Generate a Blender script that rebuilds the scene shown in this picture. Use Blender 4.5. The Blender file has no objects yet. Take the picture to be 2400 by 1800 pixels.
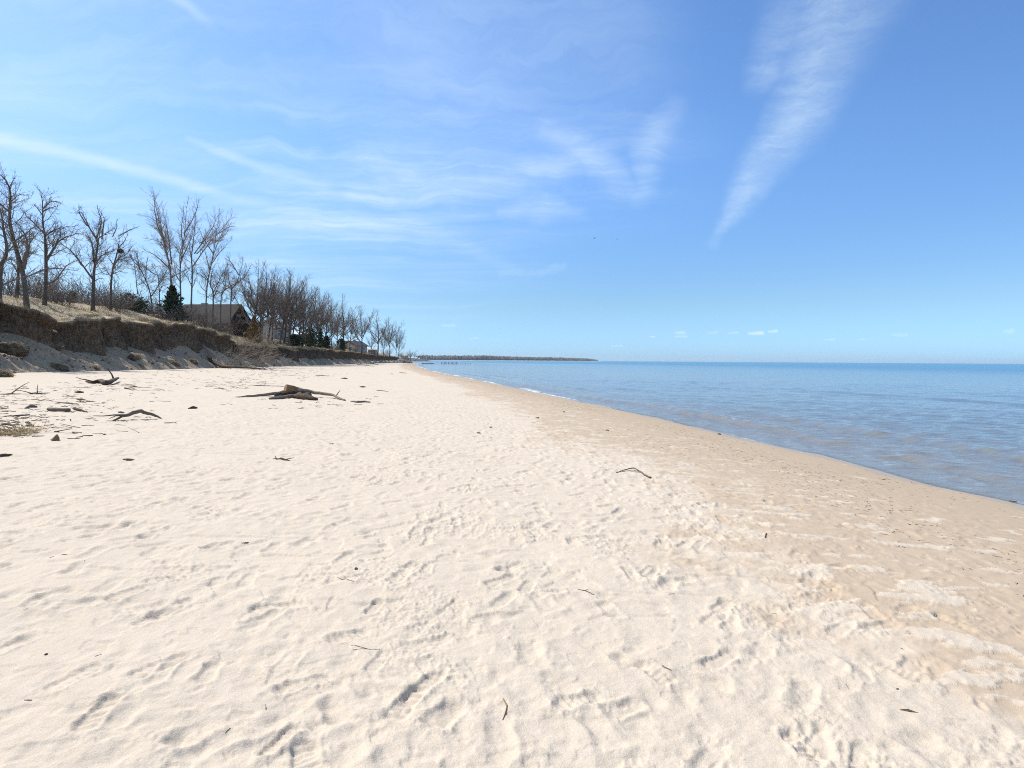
import bpy, math, random
import numpy as np
from mathutils import Matrix, Vector

C = bpy.context.scene
COL = C.collection
RAD = math.radians

# ------------------------------------------------------------------ camera
F_PX = 1380.0                      # focal length in pixels of the 2400 px wide photograph
CAM_Z = 1.6
PITCH, ROLL = 2.30, 0.37
cam_d = bpy.data.cameras.new("camera")
cam_d.sensor_width = 36.0
cam_d.lens = F_PX * 36.0 / 2400.0
cam_d.clip_start = 0.1
cam_d.clip_end = 60000.0
cam = bpy.data.objects.new("camera", cam_d)
COL.objects.link(cam)
CAM_R = Matrix.Rotation(RAD(90 - PITCH), 3, 'X') @ Matrix.Rotation(RAD(ROLL), 3, 'Z')
cam.matrix_world = Matrix.Translation((0, 0, CAM_Z)) @ CAM_R.to_4x4()
C.camera = cam
CR = np.array(CAM_R)


def pxdir(px, py):
    v = CR @ np.array([(px - 1200) / F_PX, -(py - 900) / F_PX, -1.0])
    return v / np.linalg.norm(v)


def pxaz(px, py):
    v = pxdir(px, py)
    return math.atan2(v[0], v[1]), math.asin(v[2])


# ------------------------------------------------------------------ exposure, sun, sky
SUN_AZ, SUN_EL = -60.0, 49.0       # azimuth measured from +Y towards +X
C.view_settings.view_transform = 'Standard'
C.view_settings.look = 'None'
C.view_settings.exposure = 0.74
C.view_settings.gamma = 1.0
C.cycles.max_bounces = 6
C.cycles.diffuse_bounces = 3
C.cycles.glossy_bounces = 3
C.cycles.transmission_bounces = 2
C.cycles.transparent_max_bounces = 6
C.cycles.caustics_reflective = False
C.cycles.caustics_refractive = False
C.cycles.use_denoising = False
C.cycles.filter_width = 1.05

sd = bpy.data.lights.new("sun", 'SUN')
sd.energy = 3.9
sd.angle = RAD(0.53)
sd.color = (1.0, 0.95, 0.88)
sun = bpy.data.objects.new("sun", sd)
COL.objects.link(sun)
sv = Vector((math.sin(RAD(SUN_AZ)) * math.cos(RAD(SUN_EL)), math.cos(RAD(SUN_AZ)) * math.cos(RAD(SUN_EL)), math.sin(RAD(SUN_EL))))
sun.rotation_euler = sv.to_track_quat('Z', 'Y').to_euler()


class NT:
    """tiny helper to write node trees as expressions"""

    def __init__(self, tree):
        self.t = tree
        self.n = tree.nodes
        self.l = tree.links

    def new(self, kind, **kw):
        n = self.n.new(kind)
        for k, v in kw.items():
            setattr(n, k, v)
        return n

    def put(self, sock, v):
        if v is None:
            return
        if hasattr(v, 'is_output'):
            self.l.new(v, sock)
        else:
            sock.default_value = v

    def m(self, op, a=None, b=None, c=None, clamp=False):
        n = self.new('ShaderNodeMath', operation=op, use_clamp=clamp)
        for s, v in zip(n.inputs, (a, b, c)):
            self.put(s, v)
        return n.outputs[0]

    def v(self, op, a=None, b=None, s=None):
        n = self.new('ShaderNodeVectorMath', operation=op)
        self.put(n.inputs[0], a)
        self.put(n.inputs[1], b)
        if s is not None:
            self.put(n.inputs['Scale'], s)
        return n.outputs['Value'] if op in ('DOT_PRODUCT', 'LENGTH', 'DISTANCE') else n.outputs[0]

    def xyz(self, x, y, z):
        n = self.new('ShaderNodeCombineXYZ')
        for s, v in zip(n.inputs, (x, y, z)):
            self.put(s, v)
        return n.outputs[0]

    def sep(self, v):
        n = self.new('ShaderNodeSeparateXYZ')
        self.put(n.inputs[0], v)
        return n.outputs

    def noise(self, vec, scale=1.0, detail=2.0, rough=0.5, dist=0.0, color=False):
        n = self.new('ShaderNodeTexNoise')
        n.noise_dimensions = '3D'
        self.put(n.inputs['Vector'], vec)
        self.put(n.inputs['Scale'], scale)
        self.put(n.inputs['Detail'], detail)
        self.put(n.inputs['Roughness'], rough)
        self.put(n.inputs['Distortion'], dist)
        return n.outputs['Color' if color else 'Fac']

    def vor(self, vec, scale=1.0, feature='F1'):
        n = self.new('ShaderNodeTexVoronoi', feature=feature)
        self.put(n.inputs['Vector'], vec)
        self.put(n.inputs['Scale'], scale)
        return n.outputs['Distance']

    def mapr(self, v, a, b, c=0.0, d=1.0, smooth=True):
        n = self.new('ShaderNodeMapRange')
        n.interpolation_type = 'SMOOTHSTEP' if smooth else 'LINEAR'
        for s, x in zip(n.inputs, (v, a, b, c, d)):
            self.put(s, x)
        return n.outputs[0]

    def mix(self, f, a, b, blend='MIX'):
        n = self.new('ShaderNodeMix', data_type='RGBA', blend_type=blend)
        self.put(n.inputs[0], f)
        self.put(n.inputs[6], a)
        self.put(n.inputs[7], b)
        return n.outputs[2]

    def attr(self, name):
        n = self.new('ShaderNodeAttribute', attribute_name=name)
        return n.outputs['Fac']

    def bump(self, h, strength=1.0, dist=0.01, normal=None):
        n = self.new('ShaderNodeBump')
        self.put(n.inputs['Height'], h)
        self.put(n.inputs['Strength'], strength)
        self.put(n.inputs['Distance'], dist)
        self.put(n.inputs['Normal'], normal)
        return n.outputs[0]

    def scaled(self, vec, s, rot=0.0):
        n = self.new('ShaderNodeMapping')
        self.put(n.inputs['Vector'], vec)
        n.inputs['Scale'].default_value = s
        n.inputs['Rotation'].default_value = (0, 0, rot)
        return n.outputs[0]


def rgb(r, g, b):
    return (r, g, b, 1.0)


world = bpy.data.worlds.new("World")
C.world = world
world.use_nodes = True
world.node_tree.nodes.clear()
W = NT(world.node_tree)


def build_sky():
    SKY_S = 0.09
    sky = W.new('ShaderNodeTexSky', sky_type='NISHITA')
    sky.sun_disc = False
    sky.sun_elevation = RAD(SUN_EL)
    sky.sun_rotation = RAD(SUN_AZ)
    sky.altitude = 200
    sky.air_density = 1.0
    sky.dust_density = 0.5
    sky.ozone_density = 2.0
    tc = W.new('ShaderNodeTexCoord').outputs['Generated']
    x, y, z = W.sep(tc)
    az = W.m('ARCTAN2', x, y)
    el = W.m('ARCSINE', z)
    P = W.xyz(az, el, 0.0)
    # warped sky coordinates (azimuth, elevation)
    w1 = W.v('SUBTRACT', W.noise(tc, 5.0, 4, 0.55, color=True), (0.5, 0.5, 0.5))
    w2 = W.v('SUBTRACT', W.noise(tc, 22.0, 4, 0.6, color=True), (0.5, 0.5, 0.5))
    Pw = W.v('ADD', P, W.v('ADD', W.v('SCALE', w1, s=0.045), W.v('SCALE', w2, s=0.03)))
    Ps = W.v('ADD', P, W.v('ADD', W.v('SCALE', w1, s=0.012), W.v('SCALE', w2, s=0.008)))

    def capsule(pos, a, b, wa, wb, soft=0.0):
        A = np.array(pxaz(*a)); B = np.array(pxaz(*b))
        D = B - A
        rel = W.v('SUBTRACT', pos, (A[0], A[1], 0))
        t = W.m('DIVIDE', W.v('DOT_PRODUCT', rel, (D[0], D[1], 0)), float(D @ D), clamp=True)
        q = W.v('SUBTRACT', rel, W.v('SCALE', (D[0], D[1], 0), s=t))
        dist = W.v('LENGTH', W.v('MULTIPLY', q, (1, 1, 0)))
        wid = W.m('MULTIPLY_ADD', t, (wb - wa) / F_PX, wa / F_PX)
        return W.mapr(W.m('DIVIDE', dist, wid), 1.0, soft, 0, 1), t

    def path(pos, pts, soft=0.0):
        out = None
        for (a, wa, ga), (b, wb, gb) in zip(pts[:-1], pts[1:]):
            mk, t = capsule(pos, a, b, wa, wb, soft)
            mk = W.m('MULTIPLY', mk, W.m('MULTIPLY_ADD', t, gb - ga, ga))
            out = mk if out is None else W.m('MAXIMUM', out, mk)
        return out

    # streaky cirrus texture on a high flat layer
    zz = W.m('ADD', W.m('MAXIMUM', z, 0.0), 0.10)
    pl = W.xyz(W.m('DIVIDE', x, zz), W.m('DIVIDE', y, zz), 0.0)
    plw = W.v('ADD', pl, W.v('SCALE', w1, s=0.6))
    st1 = W.noise(W.scaled(plw, (0.55, 2.6, 1), RAD(-24)), 1.0, 7, 0.62, 0.0)
    st2 = W.noise(W.scaled(plw, (1.6, 7.5, 1), RAD(-14)), 1.0, 6, 0.65, 0.0)
    streak = W.m('MULTIPLY', W.mapr(st1, 0.38, 0.72), W.mapr(st2, 0.25, 0.75, 0.35, 1.0))
    fine = W.mapr(st2, 0.30, 0.68, 0.45, 1.0)
    # broad veil: the left half of the view, densest low on the left
    band = W.mapr(az, 0.20, -0.45)
    low = W.m('MULTIPLY', W.mapr(el, 0.02, 0.16), W.mapr(el, 0.62, 0.20, 0.45, 1.0))
    veil = W.m('MULTIPLY', W.m('MULTIPLY', band, low), W.m('MULTIPLY_ADD', streak, 0.62, 0.10))
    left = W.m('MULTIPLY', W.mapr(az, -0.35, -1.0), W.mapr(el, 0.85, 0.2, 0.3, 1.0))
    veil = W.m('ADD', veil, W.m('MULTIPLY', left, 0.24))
    # unseen cloud sheet, left of the view and overhead, added to whiten fill light
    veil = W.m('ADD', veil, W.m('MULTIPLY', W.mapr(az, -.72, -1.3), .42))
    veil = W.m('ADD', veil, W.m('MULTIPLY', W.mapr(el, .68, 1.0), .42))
    # sheet of wisps in the middle of the view
    mid, _ = capsule(Pw, (760, 470), (1500, 330), 260, 210)
    veil = W.m('ADD', veil, W.m('MULTIPLY', mid, W.m('MULTIPLY', streak, 0.32)))
    mid2, _ = capsule(Pw, (1050, 120), (1430, 60), 330, 240)
    veil = W.m('ADD', veil, W.m('MULTIPLY', mid2, W.m('MULTIPLY_ADD', fine, 0.22, 0.0)))
    wis = path(Pw, [((1290, 310), 45, .3), ((1400, 385), 60, .55), ((1510, 460), 30, .2)])
    wis = W.m('MAXIMUM', wis, path(Pw, [((1590, 250), 40, .25), ((1520, 350), 60, .5), ((1500, 450), 40, .3)]))
    wis = W.m('MAXIMUM', wis, path(Pw, [((1170, 500), 20, .2), ((1270, 492), 44, .55), ((1370, 500), 22, .15)]))
    wis = W.m('MAXIMUM', wis, path(Pw, [((840, 455), 40, .3), ((1300, 410), 55, .45), ((1420, 360), 40, .15)]))
    wis = W.m('MAXIMUM', wis, path(Pw, [((560, 540), 50, .22), ((960, 530), 40, .25), ((1240, 640), 16, .10)]))
    wis = W.m('MAXIMUM', wis, path(Pw, [((1180, 640), 16, .15), ((1330, 620), 14, .22)]))
    wis = W.m('MULTIPLY', wis, W.m('MULTIPLY', fine, .8))
    # plume on the right, ragged on its left side
    plume = path(Pw, [((2010, -80), 140, .40), ((1930, 90), 125, .38), ((1880, 250), 88, .46), ((1800, 370), 70, .46),
                      ((1740, 460), 50, .42), ((1690, 520), 26, .30), ((1660, 570), 20, .08)])
    wing = path(Pw, [((1850, 60), 90, .25), ((1790, 170), 60, .3)])
    fib = W.mapr(W.noise(W.scaled(W.v('ADD', P, W.v('SCALE', w2, s=0.03)), (12, 48, 1), RAD(6)), 1.0, 7, .72), .28, .72, .38, 1.0)
    plume = W.m('MULTIPLY', W.m('MAXIMUM', plume, wing), W.m('MULTIPLY', fib, 1.15))
    # vapour trails
    tr = path(Ps, [((-120, 300), 19, .34), ((180, 362), 17, .42), ((430, 430), 19, .44), ((540, 462), 15, .18), ((740, 508), 20, .05)])
    tr = W.m('MAXIMUM', tr, path(Ps, [((440, 325), 12, .16), ((560, 372), 15, .34), ((760, 440), 24, .12)]))
    tr = W.m('MAXIMUM', tr, path(Ps, [((395, -20), 18, .34), ((450, 18), 15, .30), ((500, 60), 18, .05)]))
    # small flat clouds just above the water horizon
    cu = None
    for (cx, cy, hw, hh, g) in [(1592, 779, 15, 5, .5), (1594, 788, 22, 3, .4), (1772, 782, 24, 5, .85), (1812, 777, 14, 4, .7), (1525, 790, 9, 3, .5),
                                (1052, 766, 24, 4, .35), (1112, 795, 14, 3, .3), (1445, 810, 18, 3, .35), (1945, 793, 14, 3, .4),
                                (2105, 783, 26, 4, .35), (2365, 778, 12, 5, .4), (2020, 793, 10, 3, .3), (1670, 781, 16, 3, .35), (1720, 782, 16, 3, .35)]:
        mk = path(Ps, [((cx - hw * .7, cy), hh * .9, g * .8), ((cx + hw * .6, cy - 1), hh * 1.4, g)])
        cu = mk if cu is None else W.m('MAXIMUM', cu, mk)
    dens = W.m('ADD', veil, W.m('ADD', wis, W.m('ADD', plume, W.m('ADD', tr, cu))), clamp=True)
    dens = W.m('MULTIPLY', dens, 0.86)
    base = W.mix(1.0, sky.outputs[0], rgb(0.73, 0.99, 1.27), 'MULTIPLY')
    # the air near the horizon: clear blue rather than yellow
    kk = W.m('MULTIPLY', W.mapr(el, .36, .07), W.mapr(az, .75, -.15, .13, .31))
    base = W.v('SCALE', base, s=W.m('SUBTRACT', 1.0, kk))
    base = W.mix(W.mapr(el, .10, 0.0), base, W.mix(1.0, base, rgb(.86, 1.07, 1.48), 'MULTIPLY'))
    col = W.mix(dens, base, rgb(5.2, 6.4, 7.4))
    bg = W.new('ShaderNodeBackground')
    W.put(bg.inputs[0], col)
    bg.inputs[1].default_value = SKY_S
    out = W.new('ShaderNodeOutputWorld')
    W.l.new(bg.outputs[0], out.inputs[0])


build_sky()


# ------------------------------------------------------------------ helpers
def tag(o, label=None, cat=None, group=None, kind=None):
    for k, v in (('label', label), ('category', cat), ('group', group), ('kind', kind)):
        if v:
            o[k] = v
    return o


def empty(name, loc, rz=0.0):
    o = bpy.data.objects.new(name, None)
    COL.objects.link(o)
    o.location = loc
    o.rotation_euler = (0, 0, rz)
    o.empty_display_size = 0.3
    return o


def mesh_np(name, V, faces, mat, parent=None, smooth=True, attrs=None):
    """faces: list of int arrays, each (n, k)"""
    me = bpy.data.meshes.new(name)
    V = np.ascontiguousarray(V, dtype=np.float32)
    me.vertices.add(len(V))
    me.vertices.foreach_set('co', V.ravel())
    faces = [f for f in faces if len(f)]
    nl = sum(f.size for f in faces)
    npoly = sum(len(f) for f in faces)
    me.loops.add(nl)
    me.loops.foreach_set('vertex_index', np.concatenate([f.ravel() for f in faces]).astype(np.int32))
    me.polygons.add(npoly)
    sizes = np.concatenate([np.full(len(f), f.shape[1], np.int32) for f in faces])
    starts = np.concatenate([[0], np.cumsum(sizes)[:-1]]).astype(np.int32)
    me.polygons.foreach_set('loop_start', starts)
    me.polygons.foreach_set('use_smooth', np.full(npoly, smooth, bool))
    for k, a in (attrs or {}).items():
        at = me.attributes.new(k, 'FLOAT', 'POINT')
        at.data.foreach_set('value', np.ascontiguousarray(a, dtype=np.float32).ravel())
    me.update(calc_edges=True)
    me.validate()
    if mat:
        me.materials.append(mat)
    o = bpy.data.objects.new(name, me)
    COL.objects.link(o)
    if parent:
        o.parent = parent
    return o


class MB:
    """collects boxes, tubes, prisms, quads"""

    def __init__(self):
        self.V, self.F, self.n = [], {}, 0

    def add(self, V, *faces):
        V = np.asarray(V, float)
        self.V.append(V)
        for f in faces:
            f = np.asarray(f)
            if f.size:
                self.F.setdefault(f.shape[1], []).append(f + self.n)
        self.n += len(V)

    def box(self, x0, x1, y0, y1, z0, z1):
        V = [(x, y, z) for z in (z0, z1) for y in (y0, y1) for x in (x0, x1)]
        self.add(V, [(0, 2, 3, 1), (4, 5, 7, 6), (0, 1, 5, 4), (2, 6, 7, 3), (0, 4, 6, 2), (1, 3, 7, 5)])

    def prism(self, poly, axis, a, b):
        """poly in the two other axes extruded along axis (0,1,2)"""
        n = len(poly)
        V = []
        for c in (a, b):
            for p in poly:
                q = list(p)
                q.insert(axis, c)
                V.append(q)
        F = [(i, (i + 1) % n, n + (i + 1) % n, n + i) for i in range(n)]
        self.add(V, F, [tuple(range(n))[::-1]], [tuple(range(n, 2 * n))])

    def tube(self, pts, radii, sides=8, rough=0.0, seed=0, flat=1.0):
        pts = np.asarray(pts, float)
        n = len(pts)
        rg = np.random.default_rng(seed)
        T = np.gradient(pts, axis=0)
        T /= np.linalg.norm(T, axis=1)[:, None] + 1e-9
        ref = np.array([0, 0, 1.0])
        rings = []
        ang = np.linspace(0, 2 * math.pi, sides, endpoint=False)
        lump = 1 + rough * rg.normal(0, 1, sides)
        a_prev = None
        for i in range(n):
            t = T[i]
            if a_prev is None:
                a = np.cross(t, ref)
                if np.linalg.norm(a) < 1e-3:
                    a = np.cross(t, np.array([1.0, 0, 0]))
            else:
                a = a_prev - t * (a_prev @ t)
            a /= np.linalg.norm(a) + 1e-9
            a_prev = a
            b = np.cross(a, t)
            rr = radii[i] * (lump + rough * 0.6 * rg.normal(0, 1, sides))
            rings.append(pts[i] + rr[:, None] * (np.cos(ang)[:, None] * a + flat * np.sin(ang)[:, None] * b))
        V = np.concatenate(rings + [pts[:1], pts[-1:]])
        F = [(i * sides + k, i * sides + (k + 1) % sides, (i + 1) * sides + (k + 1) % sides, (i + 1) * sides + k)
             for i in range(n - 1) for k in range(sides)]
        c0, c1 = n * sides, n * sides + 1
        T0 = [(c0, (k + 1) % sides, k) for k in range(sides)]
        T1 = [(c1, (n - 1) * sides + k, (n - 1) * sides + (k + 1) % sides) for k in range(sides)]
        self.add(V, F, T0 + T1)

    def prisms(self, p0, p1, r0, r1, sides=3):
        p0 = np.asarray(p0, float); p1 = np.asarray(p1, float)
        if not len(p0):
            return
        r0 = np.asarray(r0, float); r1 = np.asarray(r1, float)
        t = p1 - p0
        t /= np.linalg.norm(t, axis=1)[:, None] + 1e-9
        ref = np.where(np.abs(t[:, 2:3]) > 0.9, np.array([[1.0, 0, 0]]), np.array([[0, 0, 1.0]]))
        a = np.cross(t, ref)
        a /= np.linalg.norm(a, axis=1)[:, None] + 1e-9
        b = np.cross(a, t)
        ang = np.linspace(0, 2 * math.pi, sides, endpoint=False)
        off = np.cos(ang)[None, :, None] * a[:, None, :] + np.sin(ang)[None, :, None] * b[:, None, :]
        V = np.concatenate([p0[:, None] + r0[:, None, None] * off, p1[:, None] + r1[:, None, None] * off], axis=1)
        base = (np.arange(len(p0)) * 2 * sides)[:, None]
        F = np.concatenate([base + np.array([[k, (k + 1) % sides, sides + (k + 1) % sides, sides + k]]) for k in range(sides)])
        self.add(V.reshape(-1, 3), F)

    def build(self, name, mat, parent=None, smooth=True, loc=None):
        V = np.concatenate(self.V)
        if loc is not None:
            V = V - np.asarray(loc)
        o = mesh_np(name, V, [np.concatenate(f) for f in self.F.values()], mat, parent, smooth)
        if loc is not None:
            o.location = loc
        return o


def copy_tree(o, parent=None):
    c = o.copy()
    COL.objects.link(c)
    c.parent = parent
    for ch in list(KIDS.get(o.name, ())):
        copy_tree(ch, c)
    return c


KIDS = {}


def note_kids(root, kids):
    KIDS[root.name] = list(kids)


# --- gradient noise in numpy
def _hash(ix, iy, seed):
    h = (ix.astype(np.int64) * 374761393 + iy.astype(np.int64) * 668265263 + seed * 974634777) & 0xFFFFFFFF
    h = ((h ^ (h >> 13)) * 1274126177) & 0xFFFFFFFF
    return (h ^ (h >> 16)) & 0xFFFF


_GA = np.linspace(0, 2 * np.pi, 256, endpoint=False)
_GX, _GY = np.cos(_GA).astype(np.float32), np.sin(_GA).astype(np.float32)


def noise2(x, y, seed=0):
    x = np.asarray(x, float); y = np.asarray(y, float)
    x, y = np.broadcast_arrays(x, y)
    ix = np.floor(x); iy = np.floor(y)
    fx = (x - ix).astype(np.float32); fy = (y - iy).astype(np.float32)
    ix = ix.astype(np.int64); iy = iy.astype(np.int64)
    u = fx * fx * fx * (fx * (fx * 6 - 15) + 10)
    v = fy * fy * fy * (fy * (fy * 6 - 15) + 10)

    def g(dx, dy):
        h = _hash(ix + dx, iy + dy, seed) & 255
        return _GX[h] * (fx - dx) + _GY[h] * (fy - dy)
    a, b, c, d = g(0, 0), g(1, 0), g(0, 1), g(1, 1)
    return 1.5 * ((a + (b - a) * u) + ((c + (d - c) * u) - (a + (b - a) * u)) * v)


def fbm(x, y, seed=0, octs=4, gain=0.5, lac=2.03):
    out = 0.0
    amp = 1.0
    for k in range(octs):
        out = out + amp * noise2(x, y, seed + k * 17)
        x = np.asarray(x) * lac + 11.3
        y = np.asarray(y) * lac - 7.7
        amp *= gain
    return out


def sstep(x, a, b):
    t = np.clip((np.asarray(x, float) - a) / (b - a), 0, 1)
    return t * t * (3 - 2 * t)


def table(pts, smooth=9.0, lo=-300, hi=2600):
    xs = np.array([p[0] for p in pts], float); ys = np.array([p[1] for p in pts], float)
    g = np.arange(lo, hi, 0.5)
    v = np.interp(g, xs, ys)
    if smooth:
        k = int(smooth / 0.5) | 1
        w = np.hanning(k + 2)[1:-1]
        w /= w.sum()
        v = np.convolve(np.pad(v, k // 2, mode='edge'), w, 'valid')
    return lambda q: np.interp(q, g, v)


# ------------------------------------------------------------------ lie of the land
WATER_Z = -0.6
shore = table([(-300, 20), (-50, 10.5), (0, 8.8), (9, 8.0), (13.4, 7.25), (18, 6.5), (25, 5.2), (33, 3.4), (41, 1.6), (55, -1.5), (70, -5), (89, -9.5),
               (112, -15), (152, -23), (220, -36), (290, -47), (357, -56), (420, -95), (500, -210), (700, -520), (1500, -1100), (2600, -1500)], 8)
_bz = table([(-60, -4), (-20, -2.3), (-6, -1.2), (0, -0.6), (1.2, -0.47), (3, -0.3), (5.5, -0.11), (8.8, 0), (15, .12), (25, .32), (40, .66), (50, .85), (90, 1.3), (400, 3)], 1.5)
toe = table([(-300, -29), (20, -31), (38, -33), (60, -34.5), (80, -36.5), (110, -40), (155, -45), (217, -51), (320, -60), (360, -72), (400, -140), (500, -300), (2600, -2000)], 12)
rimz = table([(-300, 6.3), (30, 6.5), (42.5, 6.4), (44.2, 5.7), (45.8, 4.8), (47.2, 3.6), (49, 4.2), (51, 5.1), (54.5, 5.3), (58, 5.3), (67, 5.6), (75, 5.5), (80, 5.2), (83.5, 4.5),
              (86.5, 3.6), (94, 3.65), (106, 3.8), (124, 3.75), (152, 4.0), (190, 3.9), (217, 3.5), (270, 3.2), (320, 2.9), (345, 2.0), (360, 1.0), (420, 0.6), (2600, 0.6)], 1.5)


def beach_z(x, y):
    return _bz(shore(y) - x)


def rise(o, y=100.0):
    return (1.9 * sstep(o, 0.3, 10.0)) * (.3 + .7 * sstep(y, 44.5, 50)) * (1 + .9 * np.exp(-((np.asarray(y, float) - 90) / 9.0) ** 2)) + 0.9 * sstep(o, 8, 40)


def land_z(x, y):
    """smooth land surface: beach, talus, bank, plateau"""
    tx = toe(y)
    o = tx - x
    tz = _bz(shore(y) - tx)
    H = np.maximum(rimz(y), tz + 0.02)
    hT = 0.5 * (H - tz)
    L1 = hT / 0.62
    Lf = 0.30 * (H - tz - hT)
    zt = tz + o * 0.62
    zf = tz + hT + (o - L1) / np.maximum(Lf, 1e-3) * (H - tz - hT)
    zp = H + rise(o - L1 - Lf, y)
    z = np.where(o < L1, zt, np.where(o < L1 + Lf, zf, zp))
    return np.where(o <= 0, beach_z(x, y), z)


def hit(px, py, fn=land_z, tmax=900.0):
    """where the sight line of a photograph pixel meets the land"""
    d = pxdir(px, py)
    t, dt = 1.0, 0.02
    while t < tmax:
        p = np.array([0, 0, CAM_Z]) + d * t
        if p[2] <= float(fn(p[0], p[1])):
            lo, hi = t - dt, t
            for _ in range(24):
                md = 0.5 * (lo + hi)
                q = np.array([0, 0, CAM_Z]) + d * md
                if q[2] <= float(fn(q[0], q[1])):
                    hi = md
                else:
                    lo = md
            return np.array([0, 0, CAM_Z]) + d * hi
        dt = max(0.02, t * 0.004)
        t += dt
    return np.array([0, 0, CAM_Z]) + d * tmax


def hit_many(pix):
    D = np.array([pxdir(*q) for q in pix])
    D = D[D[:, 2] < -.004]
    O = np.array([0, 0, CAM_Z])
    tlo = np.full(len(D), .5); t = tlo.copy(); done = np.zeros(len(D), bool)
    step = 1.012
    for _ in range(560):
        tn = t * step
        P = O + D * tn[:, None]
        below = P[:, 2] <= land_z(P[:, 0], P[:, 1])
        t = np.where(done | below, t, tn)
        done |= below
        if done.all():
            break
    lo, hi = t, t * step
    for _ in range(14):
        md = .5 * (lo + hi)
        P = O + D * md[:, None]
        below = P[:, 2] <= land_z(P[:, 0], P[:, 1])
        hi = np.where(below, md, hi); lo = np.where(below, lo, md)
    return (O + D * hi[:, None])[done]


def at_depth(px, py, Y):
    d = pxdir(px, py)
    return np.array([0, 0, CAM_Z]) + d * (Y / d[1])


# ------------------------------------------------------------------ materials
def material(name):
    m = bpy.data.materials.new(name)
    m.use_nodes = True
    m.node_tree.nodes.clear()
    t = NT(m.node_tree)
    out = t.new('ShaderNodeOutputMaterial')
    b = t.new('ShaderNodeBsdfPrincipled')
    t.l.new(b.outputs[0], out.inputs['Surface'])
    b.inputs['Specular IOR Level'].default_value = 0.3
    return m, t, b, out


def pos(t):
    return t.new('ShaderNodeNewGeometry').outputs['Position']


def objc(t):
    return t.new('ShaderNodeTexCoord').outputs['Object']


def mat_sand():
    m, t, b, out = material('sand')
    p = pos(t)
    wet = t.attr('wet')
    d = t.attr('shore_dist')
    n1 = t.noise(p, 0.6, 5, 0.6)
    n2 = t.noise(p, 9.0, 4, 0.65)
    grain = t.noise(p, 210.0, 3, 0.85)
    speck = t.noise(p, 190.0, 1, 0.5)
    dry = t.mix(n1, rgb(.468, .397, .318), rgb(.528, .453, .368))
    dry = t.mix(t.mapr(n2, .35, .75, 0, .35), dry, rgb(.425, .352, .274))
    damp = t.mix(n2, rgb(.368, .284, .204), rgb(.438, .350, .262))
    moist = t.mapr(d, 5.5, .6)
    damp = t.mix(t.m('MULTIPLY', moist, .55), damp, rgb(.335, .258, .180))
    col = t.mix(wet, dry, damp)
    soaked = t.mapr(t.m('ADD', d, t.m('MULTIPLY', t.m('SUBTRACT', n1, .5), 1.2)), 0.75, 0.05)
    col = t.mix(t.m('MULTIPLY', soaked, 0.28), col, rgb(.28, .215, .155))
    g = t.mapr(grain, .3, .7, .80, 1.16, False)
    col = t.mix(1.0, col, t.xyz(g, g, g), 'MULTIPLY')
    dk = t.mapr(speck, .70, .76, 0, .30)
    col = t.mix(dk, col, rgb(.22, .16, .12))
    t.put(b.inputs['Base Color'], col)
    t.put(b.inputs['Roughness'], t.mapr(soaked, 0, 1, .95, .30))
    b.inputs['Specular IOR Level'].default_value = 0.15
    h = t.m('MULTIPLY_ADD', t.noise(p, 42.0, 5, 0.7), 1.0, t.m('MULTIPLY', grain, .28))
    dryk = t.m('MULTIPLY_ADD', wet, -.55, 1.0)
    nb = t.bump(t.m('MULTIPLY', h, dryk), 0.5, 0.007)
    nb = t.bump(t.m('MULTIPLY', t.noise(p, 8.0, 7, 0.74), dryk), 0.38, 0.028, nb)
    t.put(b.inputs['Normal'], nb)
    return m


def mat_bank():
    m, t, b, out = material('bank_soil')
    p = pos(t)
    k = t.attr('face')       # 0 loose sand, 1 cut face, 2 turf
    n1 = t.noise(p, 0.9, 6, 0.62)
    n2 = t.noise(t.scaled(p, (3, 3, 1.0)), 2.2, 5, 0.65)
    n3 = t.noise(t.scaled(p, (1, 1, 4.0)), 1.5, 4, 0.6)
    sand = t.mix(n1, rgb(.27, .208, .145), rgb(.38, .300, .218))
    sand = t.mix(t.mapr(n2, .52, .64, 0, .75), sand, rgb(.13, .095, .066))
    soil = t.mix(t.mapr(n2, .3, .7), rgb(.060, .040, .026), rgb(.19, .13, .085))
    soil = t.mix(t.mapr(n3, .55, .72, 0, .55), soil, rgb(.27, .20, .14))
    turf = t.mix(n2, rgb(.30, .235, .150), rgb(.42, .345, .245))
    turf = t.mix(t.mapr(n1, .5, .75, 0, .55), turf, rgb(.26, .20, .11))
    kk = t.m('ADD', k, t.m('MULTIPLY', t.m('SUBTRACT', n1, .5), .9))
    col = t.mix(t.mapr(kk, .35, .75), sand, soil)
    col = t.mix(t.mapr(k, 1.45, 1.75), col, turf)
    t.put(b.inputs['Base Color'], col)
    b.inputs['Roughness'].default_value = .95
    b.inputs['Specular IOR Level'].default_value = .1
    h = t.m('ADD', t.m('MULTIPLY', n2, .7), t.noise(p, 14.0, 5, .7))
    t.put(b.inputs['Normal'], t.bump(h, .6, .07))
    return m


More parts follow.
